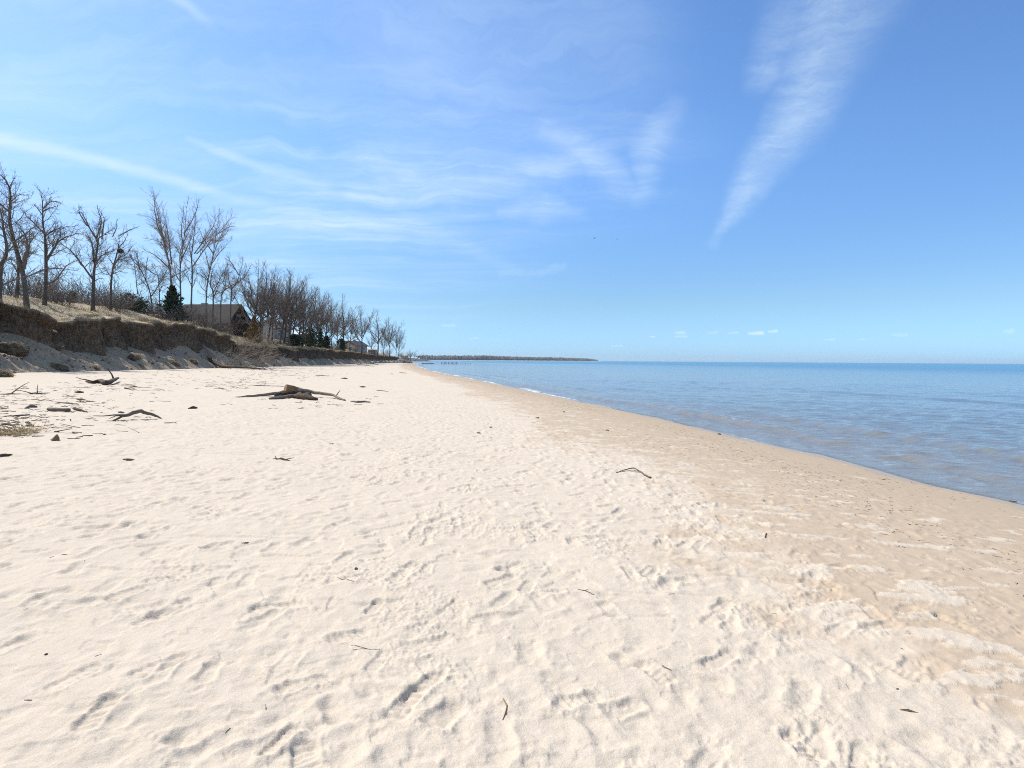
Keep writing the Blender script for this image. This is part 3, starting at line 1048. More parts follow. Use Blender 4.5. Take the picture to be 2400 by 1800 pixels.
# ------------------------------------------------------------------ far shore across the bay
def far_shore():
    n, mrow = 900, 34
    u = np.linspace(0, 1, n)
    A = np.array(at_depth(985, 845, 2700)[:2]); B = np.array(at_depth(1408, 845, 4700)[:2])
    cx = A[0] + (B[0] - A[0]) * u
    cy = A[1] + (B[1] - A[1]) * u
    v = np.linspace(0, 1, mrow)
    X = cx[None] + (v[:, None] * 260) * -.35
    Y = cy[None] + v[:, None] * 420
    prof = np.interp(u, [0, .12, .3, .45, .7, .88, .95, .985, 1], [19, 22, 25, 21, 21, 19, 15, 10, 0])
    tex = 5 * noise2(u[None] * 130, v[:, None] * 14, 401) + 3.5 * noise2(u[None] * 330, v[:, None] * 30, 402) + 3.5 * noise2(u[None] * 22, v[:, None] * 4, 403) + 2.2 * noise2(u[None] * 620, v[:, None] * 50, 404)
    ramp = np.where(v < .03, 0, np.clip((v - .03) / .10, 0, 1) ** .55)
    Z = -1 + ramp[:, None] * (prof[None] + tex * np.clip(prof / 12, 0, 1)[None])
    Z[0] = -3
    id_ = np.arange(n * mrow).reshape(mrow, n)
    F = np.stack([id_[:-1, :-1], id_[:-1, 1:], id_[1:, 1:], id_[1:, :-1]], -1).reshape(-1, 4)
    o = mesh_np('far_wooded_shore', np.stack([X, Y, Z], -1).reshape(-1, 3), [F], M['far'], smooth=False)
    tag(o, 'long low wooded headland across the bay on the horizon', 'far wood', None, 'stuff')
    # strip of beach at its foot
    mbs = MB()
    k = np.linspace(0, 1, 60)
    xs = A[0] + (B[0] - A[0]) * k; yy = A[1] + (B[1] - A[1]) * k
    V = np.concatenate([np.stack([xs, yy - 14, np.full(60, -.7)], 1), np.stack([xs, yy + 20, 1.0 + .8 * noise2(k * 30, k * 0, 9)], 1)])
    mbs.add(V, [(i, i + 1, 60 + i + 1, 60 + i) for i in range(59)])
    tag(mbs.build('far_beach', M['far_sand']), 'thin pale beach at the foot of the far headland', None, None, 'structure')
    proto = None
    for (px, py) in [(1022, 842), (1110, 843), (1186, 843), (1234, 843.4), (1268, 843.6), (1332, 844), (1370, 844.5)]:
        uu = (px - 985) / (1408 - 985)
        Yc = 2700 + 2000 * uu - 25
        p = at_depth(px, py, Yc)
        if proto is None:
            proto = empty('far_cottage', (p[0], p[1], -.3))
            w = MB(); w.box(-6, 6, -4, 4, 0, 4.2); w.prism([(-4, 4.2), (4, 4.2), (0, 6.6)], 0, -5.9, 5.9)
            r_ = MB()
            r_.prism([(-4.6, 3.95), (0, 6.75), (0, 7.1), (-4.6, 4.3)], 0, -6.4, 6.4)
            r_.prism([(4.6, 3.95), (4.6, 4.3), (0, 7.1), (0, 6.75)], 0, -6.4, 6.4)
            note_kids(proto, [w.build('wall', M['cottage'], proto, False), r_.build('roof', M['roof_pale'], proto, False)])
            c = proto
        else:
            c = copy_tree(proto)
            c.location = (p[0], p[1], -.3)
        tag(c, 'tiny white cottage at the waterline of the far wooded headland', 'cottage', 'white cottages along the far headland')


far_shore()


def far_point():
    """the next point of land beyond the boulder heap"""
    n, mrow = 120, 10
    xs = np.linspace(-700, -128, n)
    v = np.linspace(0, 1, mrow)
    prof = np.interp(xs, [-700, -300, -170, -140, -128], [9, 7, 5, 2.2, -.6])
    Z = -1 + (v[:, None] ** .5) * (prof[None] + 1) * (1 + .15 * noise2(xs[None] * .08, v[:, None] * 3, 421))
    X = np.repeat(xs[None], mrow, 0); Y = 860 + v[:, None] * 90 + 0 * X
    id_ = np.arange(n * mrow).reshape(mrow, n)
    F = np.stack([id_[:-1, :-1], id_[:-1, 1:], id_[1:, 1:], id_[1:, :-1]], -1).reshape(-1, 4)
    o = mesh_np('far_point', np.stack([X, Y, Z], -1).reshape(-1, 3), [F], M['far'])
    tag(o, 'low dark point of land behind the boulder heap', None, None, 'structure')


far_point()


# ------------------------------------------------------------------ bare trees
def unit(v):
    return v / (np.linalg.norm(v) + 1e-9)


def smooth_poly(P, n):
    """Catmull-Rom through points"""
    P = np.asarray(P, float)
    if len(P) < 3:
        return np.array([P[0] + (P[-1] - P[0]) * t for t in np.linspace(0, 1, n)])
    Q = np.vstack([2 * P[0] - P[1], P, 2 * P[-1] - P[-2]])
    out = []
    for t in np.linspace(0, len(P) - 1 - 1e-6, n):
        i = int(t); f = t - i
        p0, p1, p2, p3 = Q[i:i + 4]
        out.append(.5 * ((2 * p1) + (-p0 + p2) * f + (2 * p0 - 5 * p1 + 4 * p2 - p3) * f * f + (-p0 + 3 * p1 - 3 * p2 + p3) * f ** 3))
    return np.array(out)


class Grow:
    def __init__(self, seed, up=.25, angle=(30, 58), spacing=(.55, .33, .26), lens=(.62, .55, .5), minr=.010, jitter=.16, maxlev=3, curl=0.0):
        self.rg = np.random.default_rng(seed)
        self.up, self.angle, self.spacing, self.lens, self.minr, self.jit, self.maxlev = up, angle, spacing, lens, minr, jitter, maxlev
        self.s0, self.s1, self.r0, self.r1 = [], [], [], []
        self.tubes = []

    def sprout(self, P, r0, r1, lev, start=.25, scale=1.0):
        """children along polyline P"""
        rg = self.rg
        seg = np.linalg.norm(np.diff(P, axis=0), axis=1)
        cum = np.concatenate([[0], np.cumsum(seg)])
        L = cum[-1]
        s = L * start
        while s < L * .985:
            i = int(np.clip(np.searchsorted(cum, s) - 1, 0, len(P) - 2))
            f = (s - cum[i]) / max(seg[i], 1e-6)
            p = P[i] + (P[i + 1] - P[i]) * f
            tdir = unit(P[i + 1] - P[i])
            tt = s / L
            ax = unit(np.cross(tdir, rg.normal(0, 1, 3)))
            an = RAD(rg.uniform(*self.angle))
            d = unit(tdir * math.cos(an) + np.cross(ax, tdir) * math.sin(an))
            rp = r0 + (r1 - r0) * tt
            ln = L * self.lens[min(lev - 1, 2)] * (1.15 - .75 * tt) * rg.uniform(.55, 1.15) * scale
            ln = min(ln, (3.2 * (1.15 - .66 * tt), 1.9, .95)[min(lev - 1, 2)] * scale)
            if ln > .18:
                self.branch(p, d, ln, max(self.minr, min(rp * .62, .016 * ln + .004)), lev, scale)
            s += self.spacing[min(lev - 1, 2)] * rg.uniform(.5, 1.5) * scale
        # the tip goes on as finer wood
        if lev <= 2:
            d = unit(P[-1] - P[-2])
            for q in range(3 if lev == 1 else 2):
                dd = unit(d + rg.normal(0, .28, 3) + np.array([0, 0, .1]))
                self.branch(P[-1] - d * .15 * q, dd, min(1.5, .22 * L) * rg.uniform(.6, 1.1) * scale, max(self.minr, r1 * .8), lev + 1, scale)

    def branch(self, p, d, ln, r, lev, scale=1.0):
        rg = self.rg
        n = (6, 4, 3, 2)[min(lev - 1, 3)]
        P = [p]
        step = ln / n
        for k in range(n):
            d = unit(d + np.array([0, 0, self.up * (.6 if lev < 3 else .35)]) + rg.normal(0, self.jit, 3))
            P.append(P[-1] + d * step)
        P = np.array(P)
        rad = np.linspace(r, self.minr * .75, n + 1)
        for k in range(n):
            self.s0.append(P[k]); self.s1.append(P[k + 1]); self.r0.append(rad[k]); self.r1.append(rad[k + 1])
        if lev < self.maxlev:
            self.sprout(P, r, self.minr, lev + 1, .18, scale)

    def crown(self, name, mat, parent, limbs=()):
        mb = MB()
        for P, ra in limbs:
            mb.tube(P, ra, 6, .05, 3)
        mb.prisms(self.s0, self.s1, self.r0, self.r1, 3)
        return mb.build(name, mat, parent)


def add_tree(kind, base, trunk, limbs, label, group, seed, rad=.22, params=None, mats=('bark', 'twig'), cat='tree', start0=.45):
    """trunk, limbs: local polylines (metres from the base)"""
    root = empty(kind, tuple(base))
    g = Grow(seed, **(params or {}))
    Tp = smooth_poly(trunk, 16)
    H = Tp[-1][2] - Tp[0][2]
    rad = rad * .76
    tr = np.linspace(1, 0.10, 16) ** .9 * rad
    tr[0] *= 1.3
    mb = MB()
    Tp[0] = Tp[0] - np.array([0, 0, .4])
    mb.tube(Tp, tr, 9, .06, seed)
    trunk_o = mb.build('trunk', M[mats[0]], root)
    lim = []
    g.sprout(Tp, rad, .03, 1, start0)
    for (l, rl) in limbs:
        P = smooth_poly(l, 10)
        P = P + g.rg.normal(0, .05, P.shape) * np.linspace(0, 1, 10)[:, None]
        ra = np.linspace(rl, .02, 10)
        lim.append((P, ra))
        g.sprout(P, rl, .02, 1 if np.linalg.norm(P[-1] - P[0]) > 3.4 else 2, .2)
    crown_o = g.crown('crown', M[mats[1]], root, lim)
    note_kids(root, [trunk_o, crown_o])
    tag(root, label, cat, group)
    return root


def px_tree(kind, X, pts_trunk, px_limbs, label, group, seed, rad, params=None, mats=('bark', 'twig'), conv=None, zbase=None, start0=.45):
    """build a tree from outlines measured on the photograph, standing on the plateau at world x = X"""
    rg = np.random.default_rng(seed + 1000)
    cv = conv or (lambda q: q)
    bpx = cv(pts_trunk[0])
    d = pxdir(*bpx)
    Y = X / d[0] * d[1]
    foot = np.array([X, Y, plateau_z(X, Y)])
    b0 = at_depth(bpx[0], bpx[1], Y)

    def loc(poly, spread):
        out = []
        s = rg.uniform(-1, 1) * spread
        P0 = None
        for q in poly:
            w = at_depth(*cv(q), Y) - b0
            if P0 is None:
                P0 = w
            w = w + np.array([0, s * (np.linalg.norm(w - P0)), 0])
            out.append(w)
        return np.array(out)
    trunk = loc(pts_trunk, .08)
    # trunk foot follows the real ground: shift so that the top of the tree stays where it is
    dz = b0[2] - foot[2]
    trunk[1:, 2] += dz
    limbs = []
    for pl in px_limbs:
        P = loc(pl, .75)
        P[:, 2] += dz
        # start on the trunk's own depth
        k = np.argmin(np.abs(trunk[:, 2] - P[0, 2]))
        P[:, 1] += trunk[k, 1]
        limbs.append((P, max(.035, min(rad * .55, .022 * np.linalg.norm(P[-1] - P[0]) + .02))))
    return add_tree(kind, foot, trunk, limbs, label, group, seed, rad, params, mats, start0=start0)


z1 = lambda q: (q[0] / 3.19, 380 + q[1] / 3.19)
z2 = lambda q: (280 + q[0] / 3.606, 440 + q[1] / 3.606)
LOCUST = dict(up=.05, angle=(28, 62), spacing=(.34, .22, .17), jitter=.24, maxlev=3, minr=.0085)
POPLAR = dict(up=.12, angle=(26, 54), spacing=(.50, .30, .21), lens=(.42, .5, .5), jitter=.12, maxlev=3, minr=.0085)
BANKTREES = 'bare trees on top of the eroded bank'

px_tree('bare_tree', -41, [(205, 1025), (185, 900), (170, 800), (140, 690), (105, 540), (90, 450), (95, 330), (100, 220), (60, 130), (0, 90)],
        [[(170, 800), (192, 690), (200, 620), (150, 510), (120, 450)], [(188, 800), (240, 730), (300, 640), (320, 560)], [(105, 500), (50, 440), (0, 430), (-60, 400)],
         [(90, 380), (40, 310), (0, 290), (-50, 230)], [(100, 210), (130, 150), (150, 130)], [(95, 310), (160, 262), (235, 255)], [(180, 820), (110, 730), (80, 660), (60, 560)],
         [(180, 870), (260, 790), (320, 760)], [(120, 600), (200, 540), (280, 470)], [(95, 420), (150, 350), (200, 330)]],
        'tallest crooked bare tree at the left edge, its top bending left', BANKTREES, 11, .26, LOCUST, conv=z1)
px_tree('bare_tree', -40, [(-10, 950), (10, 800), (45, 720), (62, 640), (40, 520), (30, 420), (10, 330)],
        [[(0, 930), (60, 885), (130, 850), (180, 790)], [(20, 780), (-30, 700), (-60, 600)], [(55, 680), (90, 600), (120, 560)], [(40, 520), (-10, 450), (-40, 400)]],
        'bare tree cut off by the left edge with a low limb reaching right', BANKTREES, 12, .24, LOCUST, conv=z1)
px_tree('bare_tree', -46, [(118, 1005), (128, 900), (128, 790), (110, 690), (90, 600)],
        [[(128, 800), (170, 720), (210, 660)], [(125, 830), (70, 760), (40, 700)]],
        'short bare trunk between the tall left-edge tree and its cut-off neighbour', BANKTREES, 13, .20, LOCUST, conv=z1)
px_tree('bare_tree', -43, [(330, 1030), (345, 850), (345, 700), (340, 560), (325, 460), (325, 350), (320, 260)],
        [[(350, 915), (420, 870), (480, 770), (560, 720)], [(325, 920), (310, 840), (260, 790)], [(300, 1010), (318, 950), (330, 900)], [(350, 740), (400, 650), (440, 590), (530, 540), (610, 530)],
         [(330, 530), (250, 420), (230, 370)], [(345, 550), (400, 490), (500, 460)], [(325, 400), (265, 335), (240, 310)], [(330, 350), (380, 290), (450, 300)], [(340, 720), (380, 700), (480, 640)],
         [(345, 800), (420, 790), (520, 800)], [(335, 500), (300, 470), (280, 430)], [(325, 370), (400, 350), (480, 340)]],
        'bare tree with a straight upright trunk, its side branches sweeping right', BANKTREES, 14, .22, LOCUST, conv=z1)
px_tree('bare_tree', -45, [(692, 1065), (700, 920), (712, 780), (735, 640), (725, 570)],
        [[(725, 570), (660, 480), (600, 380), (570, 370)], [(727, 575), (745, 460), (730, 360)], [(745, 470), (775, 440), (790, 355)], [(738, 620), (770, 580), (850, 560), (950, 545)],
         [(712, 780), (760, 740), (830, 705), (950, 690)], [(700, 880), (640, 780), (560, 660), (500, 620)], [(705, 750), (660, 600), (600, 520)], [(715, 885), (760, 870), (800, 880)],
         [(850, 560), (890, 500), (900, 450)], [(770, 580), (810, 480), (830, 430)], [(660, 480), (640, 400), (650, 350)], [(900, 550), (960, 490), (990, 470)]],
        'open forked bare tree standing alone behind the lit sand ramp', BANKTREES, 15, .26, dict(LOCUST, up=.2, angle=(26, 55)), conv=z1)
px_tree('bare_tree', -47, [(825, 1040), (832, 940), (850, 800), (875, 720), (900, 620), (905, 570)],
        [[(850, 790), (900, 720), (960, 690), (1010, 640)], [(855, 770), (830, 720), (800, 640)], [(890, 660), (930, 600), (960, 540)], [(840, 850), (780, 830), (750, 780)], [(845, 840), (900, 820), (950, 830)]],
        'smaller leaning bare tree with a dark ball-shaped nest high up', BANKTREES, 16, .18, LOCUST, conv=z1)
# slim upright poplars
PG = 'slim upright poplars beside the dark house'
px_tree('bare_poplar', -49, [(440, 1010), (440, 830), (430, 680), (395, 500), (370, 380), (340, 170)],
        [[(440, 700), (452, 520), (480, 320), (490, 150)], [(420, 620), (330, 500), (240, 300)], [(400, 520), (392, 300), (430, 150)], [(432, 690), (360, 600), (270, 540)], [(440, 760), (500, 700), (560, 650)],
         [(380, 440), (320, 320), (290, 210)], [(425, 640), (350, 470), (215, 420)], [(445, 650), (430, 420), (395, 200)]],
        'tall poplar with spreading twigs rising behind the dark evergreen', PG, 21, .20, POPLAR, ('bark_pale', 'twig_pale'), conv=z2, start0=.3)
px_tree('bare_poplar', -50, [(520, 1010), (522, 850), (527, 690), (550, 560), (580, 370), (610, 160)],
        [[(530, 680), (480, 560), (470, 400), (505, 240)], [(550, 600), (600, 460), (640, 300)], [(525, 800), (480, 740), (450, 640)], [(560, 500), (540, 350), (560, 200)], [(575, 400), (620, 260), (640, 150)]],
        'poplar stem in the middle of the slim group, right of the evergreen', PG, 22, .17, POPLAR, ('bark_pale', 'twig_pale'), conv=z2, start0=.3)
px_tree('bare_poplar', -47.5, [(600, 1090), (612, 900), (622, 700), (615, 600), (640, 400), (655, 240), (680, 130)],
        [[(630, 660), (680, 480), (740, 340), (800, 170)], [(640, 560), (700, 350), (725, 150)], [(620, 620), (570, 480), (560, 330)], [(690, 470), (760, 400), (810, 290)], [(660, 560), (740, 500), (780, 420)]],
        'poplar with a pale straight stem in front of the dark roof', PG, 23, .16, POPLAR, ('bark_pale', 'twig_pale'), conv=z2, start0=.3)
px_tree('bare_poplar', -51, [(720, 1050), (742, 850), (770, 700), (800, 560), (822, 420), (850, 260)],
        [[(790, 600), (870, 470), (960, 340)], [(780, 650), (860, 560), (975, 450)], [(815, 470), (880, 370), (890, 290)], [(770, 700), (720, 560), (700, 480)], [(800, 560), (760, 450), (750, 380)], [(830, 400), (900, 330), (940, 310)]],
        'rightmost tall poplar of the slim group, leaning right', PG, 24, .16, POPLAR, ('bark_pale', 'twig_pale'), conv=z2, start0=.3)
HG = 'crooked bare trees in front of the dark house'
px_tree('bare_tree', -48, [(780, 1000), (790, 910), (765, 830), (742, 780), (690, 700)],
        [[(790, 890), (830, 780), (880, 650)], [(765, 830), (800, 740), (830, 690)], [(742, 780), (680, 730), (650, 690)], [(785, 940), (840, 860), (850, 780)]],
        'low crooked bare tree forking in front of the dark roof', HG, 25, .15, LOCUST, conv=z2)
px_tree('bare_tree', -50, [(850, 1010), (862, 920), (900, 855), (872, 790), (842, 740)],
        [[(900, 860), (960, 820), (1050, 780)], [(880, 800), (920, 740), (930, 690)], [(862, 920), (930, 850), (960, 760)]],
        'bare tree with a sharp elbow bend above the ridge of the dark roof', HG, 26, .15, LOCUST, conv=z2)
px_tree('bare_tree', -52, [(930, 1010), (950, 890), (972, 840), (1005, 790), (1040, 690), (1060, 620)],
        [[(955, 870), (920, 760), (910, 660)], [(990, 810), (1060, 760), (1110, 660)], [(1020, 740), (990, 650), (980, 610)], [(960, 960), (970, 900), (1000, 850)]],
        'bare tree at the right gable of the dark house, crown leaning right', HG, 27, .17, dict(LOCUST, up=.22), conv=z2)
px_tree('bare_tree', -50, [(280, 1010), (255, 890), (205, 760), (150, 660), (110, 580)],
        [[(215, 790), (230, 680), (250, 600)], [(150, 660), (80, 600), (50, 560)], [(160, 690), (170, 580), (160, 540)], [(262, 920), (300, 800), (310, 720), (260, 650)], [(150, 900), (140, 780), (130, 650), (100, 560)]],
        'slender bare tree leaning left, left of the dark evergreen', BANKTREES, 28, .13, LOCUST, conv=z2)
px_tree('bare_tree', -51, [(345, 1000), (330, 850), (315, 740), (290, 690)],
        [[(325, 800), (360, 700), (370, 620)], [(315, 740), (260, 700), (230, 640)], [(335, 880), (390, 800), (400, 740)]],
        'slight bare sapling touching the left side of the dark evergreen', BANKTREES, 29, .10, LOCUST, conv=z2)

# the row of vase-shaped trees along the bank: a few different ones, then copies
ROWP = dict(up=.13, angle=(26, 56), spacing=(.56, .31, .19), lens=(.48, .5, .5), jitter=.16, maxlev=3, minr=.0095)


def vase(seed, lean):
    rg = np.random.default_rng(seed)
    H = 15.0
    trunk = [(0, 0, 0), (.15 + lean * .6, 0, 2.2), (.2 + lean * 1.6, .1, 4.6), (lean * 3 + .3, .1, 8), (lean * 4 + rg.uniform(-.5, .5), .3, 11.5), (lean * 5, .3, 14.4)]
    limbs = []
    n = 9
    for k in range(n):
        az = 2 * math.pi * (k + rg.uniform(-.3, .3)) / n
        z0 = rg.uniform(2.2, 6.8)
        x0 = np.interp(z0, [p[2] for p in trunk], [p[0] for p in trunk])
        ln = rg.uniform(5.6, 8.2)
        sp = rg.uniform(.40, .85)
        pts = [(x0, 0, z0)]
        for q in (.25, .55, .8, 1):
            out_ = sp * ln * (q ** .75)
            pts.append((x0 + math.cos(az) * out_ + lean * 2 * q, math.sin(az) * out_, z0 + ln * q * (.70 + .18 * q)))
        limbs.append((np.array(pts) + rg.normal(0, .12, (5, 3)) * np.array([[0], [1], [1], [1], [1]]), .12))
    return np.array(trunk, float), limbs


ROW = [  # foot px, crown top py, world x, variant, width factor
    (590, 608, -49, 0, 1.0), (603, 615, -51, 1, 1.0), (612, 612, -48, 2, .9), (628, 622, -50, 3, 1.0), (637, 628, -53, 4, .9), (655, 626, -49, 1, 1.05), (665, 630, -51, 5, 1.0), (676, 640, -48, 2, .9),
    (684, 646, -52, 3, 1.0), (698, 656, -50, 5, 1.05), (708, 654, -48, 4, 1.0), (722, 668, -51, 1, 1.0), (737, 675, -49, 0, .95), (749, 690, -52, 3, .8), (760, 684, -50, 5, .95), (776, 700, -52, 2, .75), (789, 705, -53, 4, .75),
    (803, 688, -50, 6, 1.15), (818, 726, -52, 1, .85), (847, 713, -50, 7, 1.0), (885, 726, -50.5, 6, 1.15), (898, 768, -53, 3, .7), (913, 740, -51, 7, .95), (928, 752, -55, 4, .6), (934, 765, -56, 5, .55), (870, 778, -54, 2, .7)]
ORD = ['first', 'second', 'third', 'fourth', 'fifth', 'sixth', 'seventh', 'eighth', 'ninth', 'tenth', 'eleventh', 'twelfth', 'thirteenth', 'fourteenth', 'fifteenth', 'sixteenth', 'seventeenth', 'eighteenth']
SPECIAL = {803: 'large round-crowned bare tree beside the tan gabled house', 818: 'low forked bare tree against the wall of the tan gabled house', 847: 'bare tree in front of the right end of the tan gabled house',
           885: 'broad-crowned bare tree with a thick dark trunk beside the pale-roofed shed', 898: 'slight bare tree behind the gap right of the pale-roofed shed', 913: 'bare tree on the edge of the bank, last large crown before the water',
           928: 'thin bare tree just right of the last large crown', 934: 'outermost thin bare tree, rightmost of the long row', 870: 'small bare tree behind the pale roof of the shed'}
protos = {}
for i, (fx, ty, X, var, wf) in enumerate(ROW):
    d = pxdir(fx, 800)
    Y = X / d[0] * d[1]
    X = X + .0
    gz = plateau_z(X, Y)
    top = at_depth(fx, ty, Y)[2]
    k = (top - gz) / 15.3
    if var not in protos:
        lean = [.28, .34, .12, .30, .05, .26, .0, -.03][var]
        tr_, li_ = vase(500 + var, lean)
        rt = add_tree('bare_tree', (X, Y, gz), tr_, li_, 'x', 'x', 600 + var, .27, ROWP, ('bark', 'twig'))
        protos[var] = rt
        o = rt
    else:
        o = copy_tree(protos[var])
        o.rotation_euler = (0, 0, random.Random(i).uniform(-.6, .6))
    o.location = (X, Y, gz - .1)
    o.scale = (k * wf, k * wf, k)
    lab = SPECIAL.get(fx) or '%s leaning bare tree of the long row, counted from the rusty shrub' % ORD[i]
    tag(o, lab, 'tree', 'row of bare trees along the bank')

# a gnarled little tree and hazy trees on the next point
px = at_depth(962, 832, 322)
o = copy_tree(protos[7])
o.location = (px[0], px[1], 1.2); k = 6.2 / 15.0; o.scale = (k * 1.6, k * 1.6, k); o.rotation_euler = (0, 0, 1.0)
tag(o, 'small bare tree alone on the tip of the bank above the boulders', 'tree', None)
for (fx, hh, lab) in [(972, 10.5, 'leftmost faint tree on the far dark point'), (983, 8, 'small faint tree in the middle of the far dark point'), (991, 9.5, 'rightmost faint tree on the far dark point')]:
    p = at_depth(fx, 843, 880)
    o = copy_tree(protos[6])
    o.location = (p[0], p[1], 2.5); o.scale = (hh / 13, hh / 13, hh / 15); o.rotation_euler = (0, 0, fx)
    tag(o, lab, 'tree', 'trees on the far dark point')


# ------------------------------------------------------------------ evergreens and shrubs
def foliage_cloud(n, prof, h, rg, size, clump=.5, wob=.25):
    """leaf sprays through a crown of given profile radius(z/h)"""
    V = []
    cl = rg.normal(0, 1, (60, 3)); cl[:, 2] = rg.random(60)
    zz = rg.random(n) ** .85
    an = rg.random(n) * 2 * math.pi
    wob = wob * 1.5
    lump = 1 + wob * np.sin(an * 3 + 7 * zz + 1.3) + wob * .7 * np.sin(an * 7 - 15 * zz) + .22 * np.sin(zz * 34)
    rr = prof(zz) * lump * (rg.random(n) ** .5) * (1 + .22 * rg.normal(0, 1, n))
    P = np.stack([rr * np.cos(an), rr * np.sin(an), zz * h], 1)
    out = unit_rows(P * np.array([1, 1, 0]) + np.array([0, 0, .35]) + rg.normal(0, .45, (n, 3)))
    side = unit_rows(np.cross(out, rg.normal(0, 1, (n, 3))))
    s = size * rg.uniform(.6, 1.5, n)[:, None]
    A = P - side * s * .28; B = P + side * s * .28
    Cc = P + out * s + side * s * .12; D = P + out * s - side * s * .12
    V = np.stack([A, B, Cc, D], 1).reshape(-1, 3)
    F = (np.arange(n) * 4)[:, None] + np.array([[0, 1, 2, 3]])
    return V, F


def unit_rows(a):
    return a / (np.linalg.norm(a, axis=1)[:, None] + 1e-9)


def evergreen(name, X, foot_px, top_py, wpx, label, seed, mat='needle', group=None, shape='cone', n=5200, size=.30, cat='evergreen'):
    d = pxdir(foot_px, 780)
    Y = X / d[0] * d[1]
    gz = plateau_z(X, Y)
    h = at_depth(foot_px, top_py, Y)[2] - gz
    wd = wpx / F_PX * Y * .5
    root = empty(name, (X, Y, gz))
    rg = np.random.default_rng(seed)
    if shape == 'cone':
        prof = lambda z: wd * np.clip(1.15 * (1 - z) ** .8, .05, 1) * np.clip(.55 + z * 4, 0, 1)
    else:
        prof = lambda z: wd * np.sqrt(np.clip(1 - (2 * z - .85) ** 2 * .8, 0.02, 1))
    V, Fq_ = foliage_cloud(n, prof, h, rg, size)
    kids = []
    tb = MB()
    tb.tube([(0, 0, -.3), (.05, 0, h * .35), (0, .04, h * .93)], [h * .025 + .03, h * .018 + .02, .015], 7, .05, seed)
    for k in range(26):
        z = h * rg.uniform(.1, .85); an = rg.uniform(0, 6.28); L = float(prof(z / h)) * .85
        tb.prisms([(0, 0, z)], [(L * math.cos(an), L * math.sin(an), z + L * .25)], [.03], [.012])
    kids.append(tb.build('trunk', M['bark'], root))
    kids.append(mesh_np('foliage', V, [Fq_], M[mat], root, smooth=False))
    note_kids(root, kids)
    tag(root, label, cat, group)
    return root


EV = 'dark evergreens along the bank'
evergreen('evergreen_tree', -46.5, 406, 674, 46, 'dense dark green evergreen left of the dark-roofed house', 61, group=EV, n=1900, size=.36)
evergreen('evergreen_shrub', -50, 305, 690, 60, 'loose dark evergreen bush under the leaning bare trees', 62, group=EV, shape='round', n=750, size=.24)
evergreen('evergreen_shrub', -48.5, 330, 706, 40, 'low dark bush touching the left foot of the dense evergreen', 63, group=EV, shape='round', n=450, size=.22)
evergreen('evergreen_shrub', -49, 725, 770, 36, 'wide dark evergreen under the leaning row of bare trees', 64, group=EV, shape='round', n=1500)
evergreen('evergreen_tree', -50.5, 750, 768, 18, 'narrow dark evergreen between two bare trunks of the row', 65, group=EV, n=2200)
evergreen('evergreen_shrub', -48.5, 765, 788, 16, 'small round dark evergreen at the edge of the grass under the row', 66, group=EV, shape='round', n=1500)
evergreen('evergreen_shrub', -48.5, 690, 786, 34, 'dark low evergreen hedge before the pale flat roof', 67, group=EV, shape='round', n=1900)
evergreen('evergreen_shrub', -50, 800, 795, 22, 'dark bush at the foot of the large round-crowned bare tree', 68, group=EV, shape='round', n=1300)
evergreen('evergreen_shrub', -52, 172, 688, 18, 'little dark conifer behind the upright bare trunk', 69, group=EV, n=1000)
evergreen('rusty_shrub', -44, 596, 744, 34, 'rusty brown leafy shrub on the bank right of the dark house', 70, 'rust', None, 'cone', 2600, .22, 'shrub')


def bare_shrub(seed, h=2.4, n=34, spread=.7):
    root = empty('bare_shrub', (0, 0, 0))
    rg = np.random.default_rng(seed)
    g = Grow(seed, up=.14, angle=(25, 60), spacing=(.30, .20, .15), jitter=.22, maxlev=3, minr=.009)
    for k in range(n):
        an = rg.uniform(0, 6.28); rr = rg.random() * spread
        d = unit(np.array([math.cos(an) * rg.uniform(.1, .9), math.sin(an) * rg.uniform(.1, .9), 1.0]))
        g.branch(np.array([math.cos(an) * rr, math.sin(an) * rr, -.1]), d, h * rg.uniform(.6, 1.1), .022, 2)
    kids = [g.crown('stems', M['twig'], root)]
    note_kids(root, kids)
    return root


